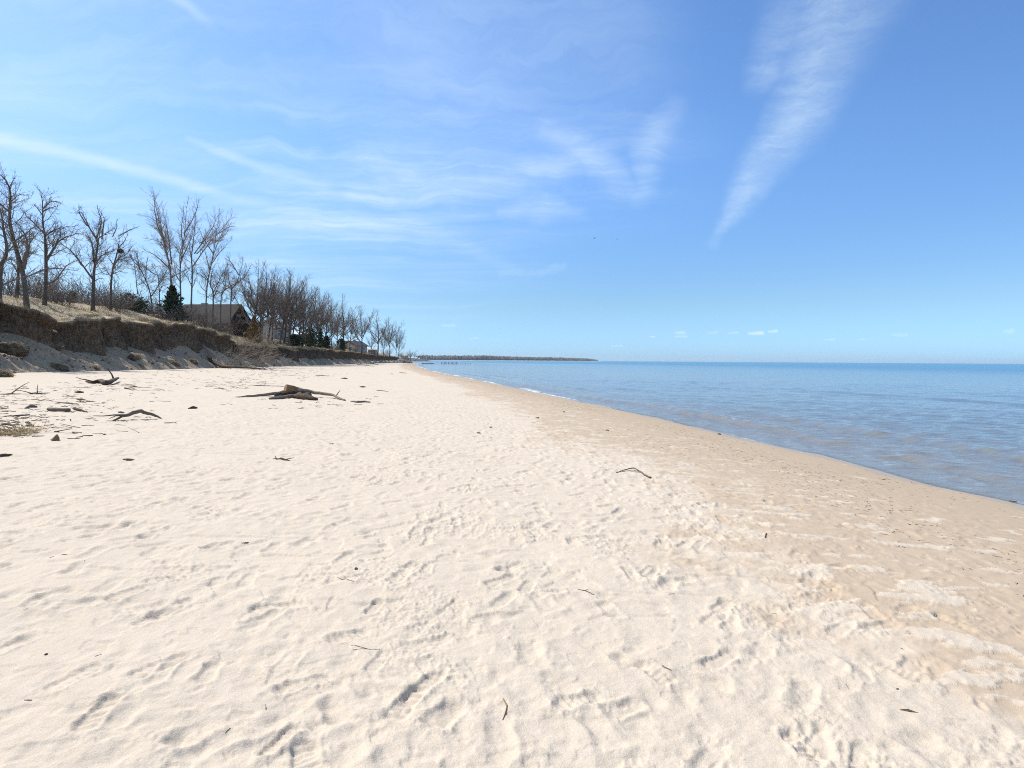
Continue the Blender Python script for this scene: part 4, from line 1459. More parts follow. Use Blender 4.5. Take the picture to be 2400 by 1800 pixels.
SH = [(bare_shrub(81), None), (bare_shrub(82, 2.0, 28, 1.0), None), (bare_shrub(83, 2.8, 30, .8), None)]
SHRUBS = [(140, -46, 1.4, 'bare shrub right of the upright bare trunk'), (165, -50, 1.5, 'taller bare shrub behind the lit sand ramp'), (245, -50, 1.2, 'bare shrub between the forked tree and the tree with the nest'), (275, -47, 1.3, 'bare shrub right of the tree with the nest'),
          (20, -47, 1.3, 'bare shrub at the left edge behind the cut-off tree'), (85, -48, 1.2, 'bare shrub between the two leftmost upright trunks'), (300, -52, 1.6, 'bare shrub behind the loose dark evergreen bush'), (355, -47, 1.0, 'low bare shrub under the dense dark evergreen'),
          (450, -46, 1.15, 'bare shrub right of the dense dark evergreen'), (478, -46.5, 1.5, 'bare shrub before the left part of the dark roof'), (505, -47, 1.6, 'bare shrub before the middle of the dark house'), (530, -46.5, 1.35, 'bare shrub before the right end of the dark house'),
          (640, -47, 1.0, 'bare shrub at the foot of the grey gabled house'), (668, -48, 1.0, 'bare shrub between the grey gabled house and the low hedge'), (780, -50, 1.3, 'bare brush left of the large round-crowned tree'), (834, -48, .8, 'low bare shrub before the tan gabled house'),
          (872, -50, 1.0, 'bare shrub under the pale-roofed shed'), (905, -52, 1.3, 'bare brush under the last large crown'), (938, -57, 1.3, 'bare brush at the end of the long row of trees'),
          (398, -45.3, 1.25, 'bare shrub before the foot of the dense dark evergreen'), (428, -45.6, 1.2, 'bare shrub just right of the dense dark evergreen, before the roof'), (465, -45.5, 1.1, 'lower bare shrub on the grass before the left part of the dark roof'),
          (520, -45.8, 1.1, 'lower bare shrub on the grass before the right part of the dark house'),
          (48, -56, 2.2, 'tall bare thicket behind the tallest left-edge tree'), (112, -57, 2.0, 'tall bare thicket behind the upright bare trunk'), (190, -57, 2.1, 'tall bare thicket left of the open forked tree'), (232, -58, 2.4, 'tall bare thicket right of the open forked tree'),
          (288, -58, 2.5, 'tall bare thicket behind the tree with the nest'), (325, -56, 2.3, 'tall bare thicket behind the slender left-leaning tree'), (372, -58, 2.2, 'tall bare thicket behind the dense dark evergreen'), (560, -54, 1.7, 'bare thicket between the dark house and the rusty shrub')]
for i, (fx, X, k, lab) in enumerate(SHRUBS):
    d = pxdir(fx, 780)
    Y = X / d[0] * d[1]
    src = SH[i % 3][0]
    o = src if i < 3 else copy_tree(src)
    o.location = (X, Y, plateau_z(X, Y) - .05)
    o.scale = (k, k, k * .95)
    o.rotation_euler = (0, 0, i * 1.7)
    tag(o, lab, 'shrub', 'leafless shrubs on the bank')


def nest():
    d = at_depth(900 / 3.19, 380 + 665 / 3.19, -47 / pxdir(259, 706)[0] * pxdir(259, 706)[1])
    mb = MB()
    rg = np.random.default_rng(5)
    n = 220
    an = rg.uniform(0, 6.28, n); ph = rg.uniform(-1, 1, n)
    P = np.stack([.30 * np.cos(an) * np.sqrt(1 - ph ** 2), .30 * np.sin(an) * np.sqrt(1 - ph ** 2), .22 * ph], 1) * rg.uniform(.6, 1, n)[:, None]
    D = unit_rows(np.cross(P, rg.normal(0, 1, (n, 3)))) * .22
    mb.prisms(P - D, P + D, np.full(n, .014), np.full(n, .010))
    o = mb.build('bird_nest', M['drift_dark'])
    o.location = d
    tag(o, 'dark round nest of sticks in the small leaning bare tree', 'nest')


nest()


# ------------------------------------------------------------------ dry grass on the bank, roots hanging from its edge
def grass():
    rg = np.random.default_rng(17)
    pos_, dirs, hs, ws = [], [], [], []
    N = 60000
    yy = 30 * (330 / 30.0) ** rg.random(N)
    yy += rg.normal(0, .4, N)
    j = np.clip(np.searchsorted(YS, yy), 0, len(YS) - 1)
    o = np.where(rg.random(N) < .45, np.abs(rg.normal(0, .5, N)), rg.uniform(0, 9.5, N))
    rows = np.interp(o, np.concatenate([[0], tC]), np.arange(len(tC) + 1))
    ri = np.clip((ROW_RIM + rows).astype(int), ROW_RIM, nb_ - 2)
    f = np.clip(rows - (ri - ROW_RIM), 0, 1)[:, None]
    A = np.stack([BX[ri, j], BY[ri, j], BZ[ri, j]], 1); B = np.stack([BX[ri + 1, j], BY[ri + 1, j], BZ[ri + 1, j]], 1)
    P = A + (B - A) * f
    P += np.stack([rg.normal(0, .05, N), rg.normal(0, .12, N) * (1 + yy / 120), np.zeros(N)], 1)
    clump = fbm(P[:, 0] * .55, P[:, 1] * .55, 501, 3)
    bare = np.exp(-((yy - 47.8) / 3.6) ** 2) * (o < 8)
    keep = (clump > -.18 - .5 * (yy > 85)) & (rg.random(N) > bare)
    P, o, yy, clump = P[keep], o[keep], yy[keep], clump[keep]
    n = len(P)
    droop = (o < .25) & (rg.random(n) < .55)
    az = rg.uniform(0, 6.28, n)
    lean = rg.uniform(.15, .8, n)
    d = np.stack([np.cos(az) * lean + .15, np.sin(az) * lean, np.ones(n)], 1)
    d[droop] = np.stack([rg.uniform(.3, .9, droop.sum()), rg.normal(0, .3, droop.sum()), -rg.uniform(.2, 1.1, droop.sum())], 1)
    d = unit_rows(d)
    h = rg.uniform(.14, .42, n) * (1 + .5 * np.clip(clump, 0, 1))
    w = rg.uniform(.007, .014, n) * (1 + yy / 130)
    side = unit_rows(np.cross(d, rg.normal(0, 1, (n, 3))))
    mid = P + d * h[:, None] * .55
    tip = P + d * h[:, None] + np.stack([np.cos(az) * .25, np.sin(az) * .25, -.12 * np.ones(n)], 1) * h[:, None]
    V = np.stack([P - side * w[:, None], P + side * w[:, None], mid + side * w[:, None] * .7, mid - side * w[:, None] * .7, tip], 1).reshape(-1, 3)
    base = (np.arange(n) * 5)[:, None]
    ob = mesh_np('dry_grass', V, [base + np.array([[0, 1, 2, 3]]), base + np.array([[3, 2, 4]])], M['grass'], smooth=False)
    tag(ob, 'tan dry grass growing along the top of the bank', 'grass', None, 'stuff')
    # roots
    n = 9000
    yy = 30 * (300 / 30.0) ** rg.random(n)
    j = np.clip(np.searchsorted(YS, yy), 0, len(YS) - 1)
    ri = (ROW_RIM - np.abs(rg.normal(0, 9, n))).astype(int).clip(N_A, ROW_RIM)
    P = np.stack([BX[ri, j] + .03, BY[ri, j] + rg.normal(0, .05, n), BZ[ri, j]], 1)
    d = unit_rows(np.stack([rg.uniform(.05, .7, n), rg.normal(0, .4, n), -rg.uniform(.5, 1.2, n)], 1))
    L = rg.uniform(.1, .5, n)[:, None]
    mb = MB()
    mb.prisms(P, P + d * L, rg.uniform(.006, .016, n), np.full(n, .003))
    tag(mb.build('hanging_roots', M['root']), 'dark fine roots hanging from the cut face of the bank', 'roots', None, 'stuff')


grass()


# ------------------------------------------------------------------ fallen clods at the foot of the bank
def clod(x, y, z, s, label, seed, tall=.7):
    rg = np.random.default_rng(seed)
    root = empty('fallen_clod', (x, y, z))
    nu, nv = 26, 14
    V = []
    for i in range(nv + 1):
        ph = math.pi * i / nv
        for k in range(nu):
            a_ = 2 * math.pi * k / nu
            p = np.array([math.sin(ph) * math.cos(a_), math.sin(ph) * math.sin(a_) * 1.25, math.cos(ph) * tall])
            q = p * 1.6 + seed
            rr = 1 + .30 * float(noise2(q[0] * 1.3 + q[2], q[1] * 1.3, seed)) + .16 * float(noise2(q[0] * 3.2, q[1] * 3.2 + q[2] * 2, seed + 1)) + .08 * float(noise2(q[0] * 8, q[1] * 8 + q[2] * 6, seed + 2))
            V.append(p * rr * s)
    F = [(i * nu + k, i * nu + (k + 1) % nu, (i + 1) * nu + (k + 1) % nu, (i + 1) * nu + k) for i in range(nv) for k in range(nu)]
    body = mesh_np('clod', np.array(V), [np.array(F)[:, ::-1]], M['sod'], root)
    n = 260
    P = rg.normal(0, 1, (n, 3)); P[:, 2] = np.abs(P[:, 2]) * .8; P = unit_rows(P) * s * np.array([1, 1.25, tall]) * .95
    d = unit_rows(P + np.array([.3, 0, -.1]) * s + rg.normal(0, .5 * s, (n, 3))) * rg.uniform(.1, .32, n)[:, None]
    mb = MB(); mb.prisms(P, P + d, np.full(n, .010), np.full(n, .004))
    tuft = mb.build('grass_tuft', M['grass'], root)
    note_kids(root, [body, tuft])
    tag(root, label, 'clod', 'clods of soil fallen from the bank')


def turf_crumbs():
    rg = np.random.default_rng(31)
    V, F = [], []
    n = 2600
    yy = 30 * (300 / 30.0) ** rg.random(n)
    patch = noise2(yy * .35, yy * 0 + 1, 601)
    tt = rg.random(n)
    base = np.array([(1, 0, 0), (-1, 0, 0), (0, 1, 0), (0, -1, 0), (0, 0, 1), (0, 0, -1)], float)
    fo = np.array([(0, 2, 4), (2, 1, 4), (1, 3, 4), (3, 0, 4), (2, 0, 5), (1, 2, 5), (3, 1, 5), (0, 3, 5)])
    k = 0
    for y, t, pc in zip(yy, tt, patch):
        if rg.random() > .25 + .9 * max(pc + noise2(y * .9, t * 3, 602), 0):
            continue
        r_ = int(t * (N_A - 4)) + 2
        p = bank_pt(y, r_)
        s_ = .05 + .16 * rg.random() ** 3
        q = base * s_ * rg.uniform(.5, 1.3, (6, 1)) * np.array([1, 1.3, .7]) + rg.normal(0, s_ * .15, (6, 3))
        V.append(q + p + np.array([rg.normal(0, .05), rg.normal(0, .25), .3 * s_]))
        F.append(fo + 6 * k)
        k += 1
    o = mesh_np('turf_crumbs', np.concatenate(V), [np.concatenate(F)], M['sod'], None, False)
    tag(o, 'small dark crumbs of turf and soil strewn down the sand slope', 'soil', None, 'stuff')


turf_crumbs()


def surf_hit(px, py):
    """first of the finished bank columns met by a sight line (coarse)"""
    p = hit(px, py)
    return p


for i, (cx, cy, s, lab) in enumerate([(34, 822, .85, 'large grassy clod on the sand slope near the left edge'), (122, 812, .70, 'grassy clod high on the sand slope under the spur'), (143, 866, .55, 'rounded clod at the foot of the slope below the spur'),
                                      (318, 842, .55, 'clod on the slope left of the middle shadowed hollow'), (331, 860, .32, 'small clod just below its larger neighbour on the slope'), (412, 856, .50, 'clod at the foot of the slope left of the fallen tree'),
                                      (452, 850, .60, 'clod nearest the roots of the fallen tree'), (6, 884, .5, 'clod at the very left edge at the foot of the slope'), (228, 866, .18, 'tiny clod alone at the foot of the slope')]):
    p = surf_hit(cx, cy)
    clod(p[0] - .2, p[1], p[2] + .02, s, lab, 700 + i * 5)


# ------------------------------------------------------------------ houses
def gable_house(name, X, Y, rz, w, d, hw, hr, wall_m, roof_m, label, over=.5, chimney=None, windows=(), doors=(), wing=None, trim='trim', group='houses among the trees'):
    """ridge along local x; front faces local -y"""
    gz = plateau_z(X, Y)
    root = empty(name, (X, Y, gz), rz)
    kids = []
    b = MB()
    b.prism([(-d / 2, -.8), (d / 2, -.8), (d / 2, hw), (0, hw + hr), (-d / 2, hw)], 0, -w / 2, w / 2)
    if wing:
        (wx0, wx1, wy0, wy1, wh) = wing
        b.box(wx0, wx1, wy0, wy1, -.8, wh)
    kids.append(b.build('wall', M[wall_m], root, False))
    r_ = MB()
    sl = hr / (d / 2)
    e = over
    th = .18
    for s in (-1, 1):
        r_.prism([(s * (d / 2 + e), hw - e * sl + .02), (0, hw + hr + .02), (0, hw + hr + th + .02), (s * (d / 2 + e), hw - e * sl + th + .02)], 0, -w / 2 - e, w / 2 + e)
    if wing:
        (wx0, wx1, wy0, wy1, wh) = wing
        r_.prism([(wx0 - .3, wh + .01), (wx1 + .3, wh + .01), (wx1 + .3, wh + .16), ((wx0 + wx1) / 2, wh + 1.0), (wx0 - .3, wh + .16)], 1, wy0 - .4, wy1 + .4)
    rf = r_.build('roof', M[roof_m], root, False)
    kids.append(rf)
    if chimney:
        c = MB(); cx, cy, cw, ch = chimney
        c.box(cx - cw, cx + cw, cy - cw, cy + cw, hw, hw + hr + ch)
        co = c.build('chimney', M['stone'], rf, False)
        KIDS.setdefault(rf.name, []).append(co)
    for xx in (-w / 2 - e - .033, w / 2 + e + .003):
        fasc = MB()
        fasc.prism([(-(d / 2 + e), hw - e * sl - .12), (0, hw + hr - .14), (d / 2 + e, hw - e * sl - .12), (d / 2 + e, hw - e * sl + th), (0, hw + hr + th), (-(d / 2 + e), hw - e * sl + th)], 0, xx, xx + .03)
        kids.append(fasc.build('bargeboard', M[trim], root, False))

    def opening(kind, face, u, v, ww, hh):
        f = MB(); g_ = MB()
        t = .09
        if face == 'front':
            y = -d / 2
            f.box(u - ww / 2 - t, u + ww / 2 + t, y - .06, y - .004, v - t, v); f.box(u - ww / 2 - t, u + ww / 2 + t, y - .06, y - .004, v + hh, v + hh + t)
            f.box(u - ww / 2 - t, u - ww / 2, y - .06, y - .004, v, v + hh); f.box(u + ww / 2, u + ww / 2 + t, y - .06, y - .004, v, v + hh)
            f.box(u - .03, u + .03, y - .055, y - .02, v, v + hh)
            g_.box(u - ww / 2, u + ww / 2, y - .018, y - .003, v, v + hh)
        else:
            x = w / 2 if face == 'right' else -w / 2
            sgn = 1 if face == 'right' else -1
            xa, xb = sorted((x + sgn * .004, x + sgn * .06))
            f.box(xa, xb, u - ww / 2 - t, u + ww / 2 + t, v - t, v); f.box(xa, xb, u - ww / 2 - t, u + ww / 2 + t, v + hh, v + hh + t)
            f.box(xa, xb, u - ww / 2 - t, u - ww / 2, v, v + hh); f.box(xa, xb, u + ww / 2, u + ww / 2 + t, v, v + hh)
            xa, xb = sorted((x + sgn * .003, x + sgn * .018))
            g_.box(xa, xb, u - ww / 2, u + ww / 2, v, v + hh)
        fo = f.build(kind, M['trim' if kind == 'window' else 'red_trim'], root, False)
        go = g_.build('pane', M['glass'], fo, False)
        kids.append(fo)
        KIDS.setdefault(fo.name, []).append(go)
    for q in windows:
        opening('window', *q)
    for q in doors:
        opening('door', *q)
    note_kids(root, kids)
    tag(root, label, 'house', group)
    return root


def hx(px, Y):
    d = pxdir(px, 800)
    return d[0] / d[1] * Y


gable_house('dark_house', hx(500, 116), 116, RAD(-6), 10.5, 8.0, 3.0, 3.4, 'dark_wall', 'shingle', 'large dark timber house with a broad brown-grey shingle roof', .7, (-2.2, .8, .45, .5),
            [('front', -2.5, .9, 1.6, 1.2), ('front', 1.6, .9, 1.6, 1.2), ('right', -1.6, .8, 1.1, 1.2), ('right', 1.4, .8, 1.1, 1.2), ('right', 0, 3.3, 1.0, 1.0)], [('front', 4.0, 0, .95, 2.05)], (5.35, 8.4, -2.2, 3.2, 2.6), 'dark_wall')
gable_house('grey_house', hx(641, 150), 150, RAD(84), 9.0, 5.2, 3.4, 1.7, 'grey_wall', 'roof_dark', 'grey-sided house with its gable towards the beach, behind the row of trees', .4, (1.5, .4, .35, .6),
            [('left', .9, 1.0, .9, .9), ('left', -1.0, 1.2, .7, .7), ('front', 1.5, 1.0, 1.2, 1.2), ('front', -2.2, 1.0, 1.2, 1.2)], [('front', 0, 0, .95, 2.05)])
gable_house('white_roofed_house', hx(697, 165), 165, RAD(4), 8.0, 6.0, 2.6, .8, 'dark_wall', 'roof_pale', 'low dark house under a shallow pale roof behind the leaning trees', .5, (2.0, .3, .3, .5),
            [('front', -2.0, .9, 1.4, 1.2), ('front', 2.2, .9, 1.4, 1.2)], [('front', 0, 0, .95, 2.05)])
gable_house('tan_house', hx(832, 222), 222, RAD(70), 7.5, 5.6, 2.7, 1.5, 'tan_wall', 'roof_dark', 'tan-sided house with a charcoal gable roof and red trim near the water end', .6, (0, .3, .35, .7),
            [('left', -.6, .8, 1.3, 1.3), ('left', 1.3, .8, .9, 1.3), ('front', 1.8, .8, 1.5, 1.4), ('front', -1.2, .8, 1.2, 1.3)], [('front', .4, 0, .95, 2.05)], None, 'red_trim')
gable_house('garden_shed', hx(873, 236), 236, RAD(8), 3.4, 2.8, 1.9, .8, 'grey_wall', 'roof_pale', 'small grey shed with a pale roof beside the tan house', .3, None,
            [('front', -.9, .9, .7, .7)], [('front', .7, 0, .8, 1.75)], None, 'trim', 'houses among the trees')


# ------------------------------------------------------------------ driftwood
def lump_log(name, pts_px, radii, label, mat='drift_mid', seed=0, lift=None, sides=9, rough=.12, n=16, group='driftwood on the sand', cat='driftwood', twigs=(), flat=1.0, sink=.25):
    """a log or stick lying along a line of photograph pixels, resting on the sand"""
    W3 = []
    for i, (px, py) in enumerate(pts_px):
        p = hit(px, py, beach_or_land)
        W3.append(p)
    P = smooth_poly(W3, n)
    ra = np.interp(np.linspace(0, 1, n), np.linspace(0, 1, len(radii)), radii)
    li = np.interp(np.linspace(0, 1, n), np.linspace(0, 1, len(lift)), lift) if lift else np.zeros(n)
    for i in range(n):
        g_ = ground(P[i][0], P[i][1]) if float(toe(P[i][1])) < P[i][0] else P[i][2]
        P[i][2] = g_ + ra[i] * (1 - sink) * flat + li[i]
    rg = np.random.default_rng(seed)
    P[1:-1] += rg.normal(0, 1, (n - 2, 3)) * ra[1:-1, None] * .10
    c = P.mean(0)
    c[2] = P[:, 2].min()
    d = P[-1] - P[0]
    az = math.atan2(d[1], d[0])
    R = np.array([[math.cos(az), math.sin(az), 0], [-math.sin(az), math.cos(az), 0], [0, 0, 1]])
    L = (P - c) @ R.T
    mb = MB()
    mb.tube(L, ra, sides, rough, seed, flat)
    for (t, ln, ang, el, r0) in twigs:
        i = int(t * (n - 1))
        dd = np.array([math.cos(RAD(ang)) * math.cos(RAD(el)), math.sin(RAD(ang)) * math.cos(RAD(el)), math.sin(RAD(el))])
        q = [L[i] + dd * ln * k + rg.normal(0, ln * .03, 3) * k for k in (0, .4, .75, 1)]
        mb.tube(q, [r0, r0 * .8, r0 * .55, r0 * .3], 6, .08, seed + 1)
    o = mb.build(name, M[mat], None)
    o.location = c
    o.rotation_euler = (0, 0, az)
    tag(o, label, cat, group)
    return o


def beach_or_land(x, y):
    return land_z(x, y)


r1 = lambda *pts: [(x / 4.424, 840 + y / 4.424) for x, y in pts]
r2 = lambda *pts: [(500 + x / 4.424, 840 + y / 4.424) for x, y in pts]
r3 = lambda *pts: [(1000 + x / 3.16, 820 + y / 3.16) for x, y in pts]
r4 = lambda *pts: [(1700 + x / 3.16, 820 + y / 3.16) for x, y in pts]
PILE = 'driftwood pile in the middle of the beach'
lump_log('driftwood_pole', r2((230, 408), (450, 402), (640, 398), (820, 398), (960, 400), (1060, 404), (1240, 415), (1300, 428), (1365, 442)), [.015, .045, .062, .07, .07, .062, .05, .045, .03],
         'long pale bare pole lying across the driftwood pile', 'drift', 1, [0, .02, .07, .22, .22, .14, .10, .03, 0], n=30, group=PILE, twigs=[(.80, .35, 60, 50, .025), (.36, .25, 120, 40, .02)], rough=.08)
lump_log('driftwood_log', r2((840, 412), (900, 420), (980, 430), (1075, 436)), [.08, .125, .12, .05], 'thick dark bark-covered log under the pale pole', 'drift_dark', 2, [.02, .03, .02, 0], n=14, group=PILE, rough=.2, sink=.2)
lump_log('driftwood_log', r2((578, 425), (690, 420), (800, 414), (880, 412)), [.04, .065, .075, .05], 'pale stripped log in front of the driftwood pile', 'drift', 3, [0, .02, .03, .06], n=14, group=PILE, rough=.1)
lump_log('driftwood_log', r2((640, 400), (760, 396), (900, 398), (1010, 405)), [.07, .10, .11, .07], 'dark rotten log at the back of the driftwood pile', 'drift_dark', 4, [0, .06, .08, .02], n=14, group=PILE, rough=.2)


def wedge_log():
    A = hit(*r2((738, 402))[0]); B = hit(*r2((965, 398))[0])
    n = 14
    P = np.array([A + (B - A) * t for t in np.linspace(0, 1, n)])
    ra = np.linspace(.15, .05, n) ** 1.0
    for i in range(n):
        P[i][2] = ground(P[i][0], P[i][1]) + np.interp(i / (n - 1), [0, .3, 1], [.38, .35, .22])
    P[:, 1] += .12
    c = P.mean(0)
    mb = MB()
    d = P[-1] - P[0]
    az = math.atan2(d[1], d[0])
    R = np.array([[math.cos(az), math.sin(az), 0], [-math.sin(az), math.cos(az), 0], [0, 0, 1]])
    mb.tube((P - c) @ R.T, ra, 7, .13, 9)
    o = mb.build('split_log', M['drift_tan'], None, False)
    o.location = c; o.rotation_euler = (0, 0, az)
    tag(o, 'tan split log chunk propped on top of the driftwood pile', 'driftwood', PILE)


wedge_log()
lump_log('driftwood_stick', r2((1425, 450), (1500, 458), (1560, 456), (1625, 460)), [.02, .045, .04, .02], 'grey stick lying just right of the driftwood pile', 'drift_mid', 5, group=PILE)

lump_log('driftwood_branch', r1((890, 245), (960, 262), (1050, 262), (1100, 280), (1180, 262), (1230, 238)), [.03, .07, .10, .10, .08, .04], 'dark crooked branch with one stub sticking up, near the clods', 'drift_dark', 6, [.03, .02, .05, .02, .12, .16], n=22,
         twigs=[(.85, .75, 100, 62, .045), (.25, .8, 170, 20, .04), (.35, .7, 200, 5, .035)], rough=.14)
STK = [('driftwood_stick', r1((1340, 292), (1400, 296), (1455, 305)), [.03, .06, .02], 'dark chip of wood right of the crooked dark branch', 'drift_dark'),
       ('driftwood_stick', r1((1290, 316), (1320, 318), (1350, 322)), [.03, .05, .02], 'short dark lump of wood below the crooked dark branch', 'drift_dark'),
       ('driftwood_stick', r1((775, 352), (820, 358), (868, 356)), [.03, .07, .03], 'dark lump of wood left below the crooked dark branch', 'drift_dark'),
       ('driftwood_stick', r1((590, 458), (700, 468), (815, 474)), [.02, .035, .015], 'thin brown stick lying in a bundle of twigs at the left', 'drift_mid'),
       ('driftwood_stick', r1((795, 428), (840, 432), (875, 430)), [.02, .05, .02], 'short stick at the right end of the twig bundle', 'drift_mid'),
       ('driftwood_stick', r1((258, 520), (320, 510), (388, 508)), [.02, .07, .04], 'short grey log left of the thick grey plank', 'drift_mid'),
       ('driftwood_plank', r1((510, 540), (580, 545), (660, 548), (722, 548)), [.075, .085, .085, .08], 'thick grey plank lying flat at the left', 'drift_mid'),
       ('driftwood_stick', r1((768, 528), (830, 548), (912, 560)), [.065, .06, .015], 'pointed dark stake right of the thick grey plank', 'drift_dark'),
       ('driftwood_stick', r1((80, 598), (190, 596), (305, 588)), [.015, .03, .025], 'long thin stick below the short grey log at the left', 'drift_mid'),
       ('driftwood_stick', r1((1950, 522), (2000, 518), (2045, 516)), [.02, .06, .03], 'lone dark chunk of wood left of the driftwood pile', 'drift_dark'),
       ('driftwood_stick', r1((1232, 566), (1258, 570), (1285, 568)), [.03, .045, .02], 'small grey chunk between the stake and the arched branch', 'drift_mid'),
       ('driftwood_stick', r1((0, 376), (100, 378), (215, 374)), [.02, .04, .02], 'thin branch entering from the left edge under the slope', 'drift_mid'),
       ('driftwood_stick', r1((300, 376), (400, 374), (515, 362)), [.02, .035, .02], 'forked thin branch near the left edge under the slope', 'drift_mid'),
       ('driftwood_stick', r1((0, 1022), (60, 1018), (128, 1010)), [.03, .035, .012], 'dark stick cut off by the left edge of the picture', 'drift_dark'),
       ('driftwood_stick', r1((20, 690), (80, 690), (155, 702)), [.03, .04, .015], 'short brown stick beside the tuft of dead grass', 'drift_mid'),
       ('driftwood_stick', r1((275, 700), (310, 705), (350, 702)), [.03, .05, .03], 'grey lump of wood right of the tuft of dead grass', 'drift_mid'),
       ('driftwood_stick', r1((265, 670), (290, 675), (312, 672)), [.02, .04, .02], 'small chunk just above the grey lump at the left', 'drift_mid'),
       ('bark_piece', r1((1275, 1052), (1330, 1058), (1392, 1050)), [0.0105, 0.028, 0.007], 'curled piece of bark alone on the pale sand at left', 'drift_mid'),
       ('bark_piece', r1((1068, 782), (1085, 786), (1105, 782)), [0.0105, 0.021, 0.007], 'small dark piece of bark below the arched branch', 'drift_dark'),
       ('driftwood_stick', r2((1518, 298), (1548, 300), (1578, 298)), [.03, .055, .03], 'lone dark chunk right of and beyond the driftwood pile', 'drift_dark'),
       ('driftwood_stick', r2((1325, 210), (1360, 214), (1395, 214)), [.03, .09, .03], 'small brown tuft of wood far beyond the driftwood pile', 'drift_mid'),
       ('driftwood_stick', r2((1692, 338), (1760, 340), (1818, 350)), [.02, .03, .015], 'thin curved pale stick beyond the driftwood pile to its right', 'drift'),
       ('driftwood_stick', r2((1835, 160), (1850, 164), (1865, 164)), [.03, .05, .03], 'tiny dark stick near the far edge of the damp sand', 'drift_dark'),
       ('driftwood_stick', r2((1925, 150), (1970, 152), (2010, 154)), [.04, .06, .03], 'far thin stick lying across the edge of the damp sand', 'drift_mid'),
       ('driftwood_log', r2((1495, 66), (1580, 74), (1665, 84)), [.15, .14, .06], 'long grey log far off at the foot of the bank', 'drift_mid'),
       ('driftwood_log', r2((1585, 56), (1640, 58), (1710, 66)), [.10, .18, .12], 'far dark log with an upright stub beside the long grey log', 'drift_dark'),
       ('driftwood_snag', r2((658, 1042), (700, 1048), (740, 1054), (792, 1058)), [.012, .022, .022, .008], 'small forked dark snag in the pale middle sand', 'drift_dark'),
       ('twig', r2((1196, 892), (1225, 888), (1255, 880)), [0.0056, 0.0084, 0.0042], 'short brown twig below and right of the driftwood pile', 'drift_mid'),
       ('driftwood_stick', r2((440, 284), (560, 288), (730, 294)), [.03, .03, .02], 'long straight stick behind the driftwood pile, pointing at its split log', 'drift_mid'),
       ('driftwood_stick', r2((1060, 178), (1120, 180), (1190, 186)), [.03, .05, .03], 'grey stick at the right end of the far litter band', 'drift_mid'),
       ('driftwood_stick', r4((2103, 1122), (2140, 1130), (2178, 1134)), [.03, .04, .02], 'dark stick in the shallow water at the right edge', 'drift_dark'),
       ('water_weed', r4((1135, 945), (1165, 955), (1190, 950), (1222, 955)), [.010, .018, .014, .008], 'reddish scrap of weed on the damp sand near the water', 'drift_tan'),
       ('twig', [(1179, 1643), (1187, 1655), (1186, 1668), (1178, 1684)], [0.0021, 0.00385, 0.0035, 0.0021], 'pale curved twig stuck in the near sand', 'drift_tan'),
       ('straw', [(823, 1514), (842, 1519), (862, 1524)], [0.0014, 0.00175, 0.0014], 'thin brown straw in the near sand, upper of a crossed pair', 'drift_mid'),
       ('straw', [(828, 1524), (860, 1524), (890, 1526)], [0.00105, 0.0014, 0.00105], 'thin pale straw under the brown one in the near sand', 'drift'),
       ('straw', [(790, 1358), (808, 1363), (829, 1370)], [0.0014, 0.0021, 0.0014], 'single dark straw in the middle of the near sand', 'drift_mid'),
       ('straw', [(1354, 1381), (1372, 1387), (1393, 1394)], [0.0021, 0.0028, 0.0021], 'brown straw with a tiny side shoot right of centre', 'drift_mid'),
       ('straw', [(1552, 1567), (1562, 1572), (1573, 1576)], [0.0021, 0.0028, 0.0021], 'short thick straw in the near sand right of centre', 'drift_mid'),
       ('twig', [(1797, 1252), (1794, 1259), (1793, 1266)], [0.0028, 0.0049, 0.0035], 'short dark twig standing at the edge of the damp sand', 'drift_dark'),
       ('leaf_scrap', [(2108, 1668), (2126, 1671), (2152, 1677)], [0.0021, 0.0112, 0.0014], 'dark curled leaf alone on the near sand at right', 'drift_dark'),
       ('twig', [(566, 1272), (574, 1272), (583, 1270)], [0.0028, 0.0042, 0.0028], 'dark twig lying like a bar over a stub in the left sand', 'drift_dark'),
       ('twig', [(143, 1297), (150, 1299), (157, 1301)], [0.0021, 0.0035, 0.0021], 'tiny yellowish twig in the left sand', 'drift_tan'),
       ('twig', [(57, 1641), (65, 1642), (75, 1642)], [0.0014, 0.0021, 0.0014], 'short straw near the left edge of the near sand', 'drift_mid'),
       ('bark_piece', [(104, 1535), (108, 1534), (112, 1532)], [0.0028, 0.0049, 0.0021], 'dark speck of bark above the clear shoe print', 'drift_dark')]
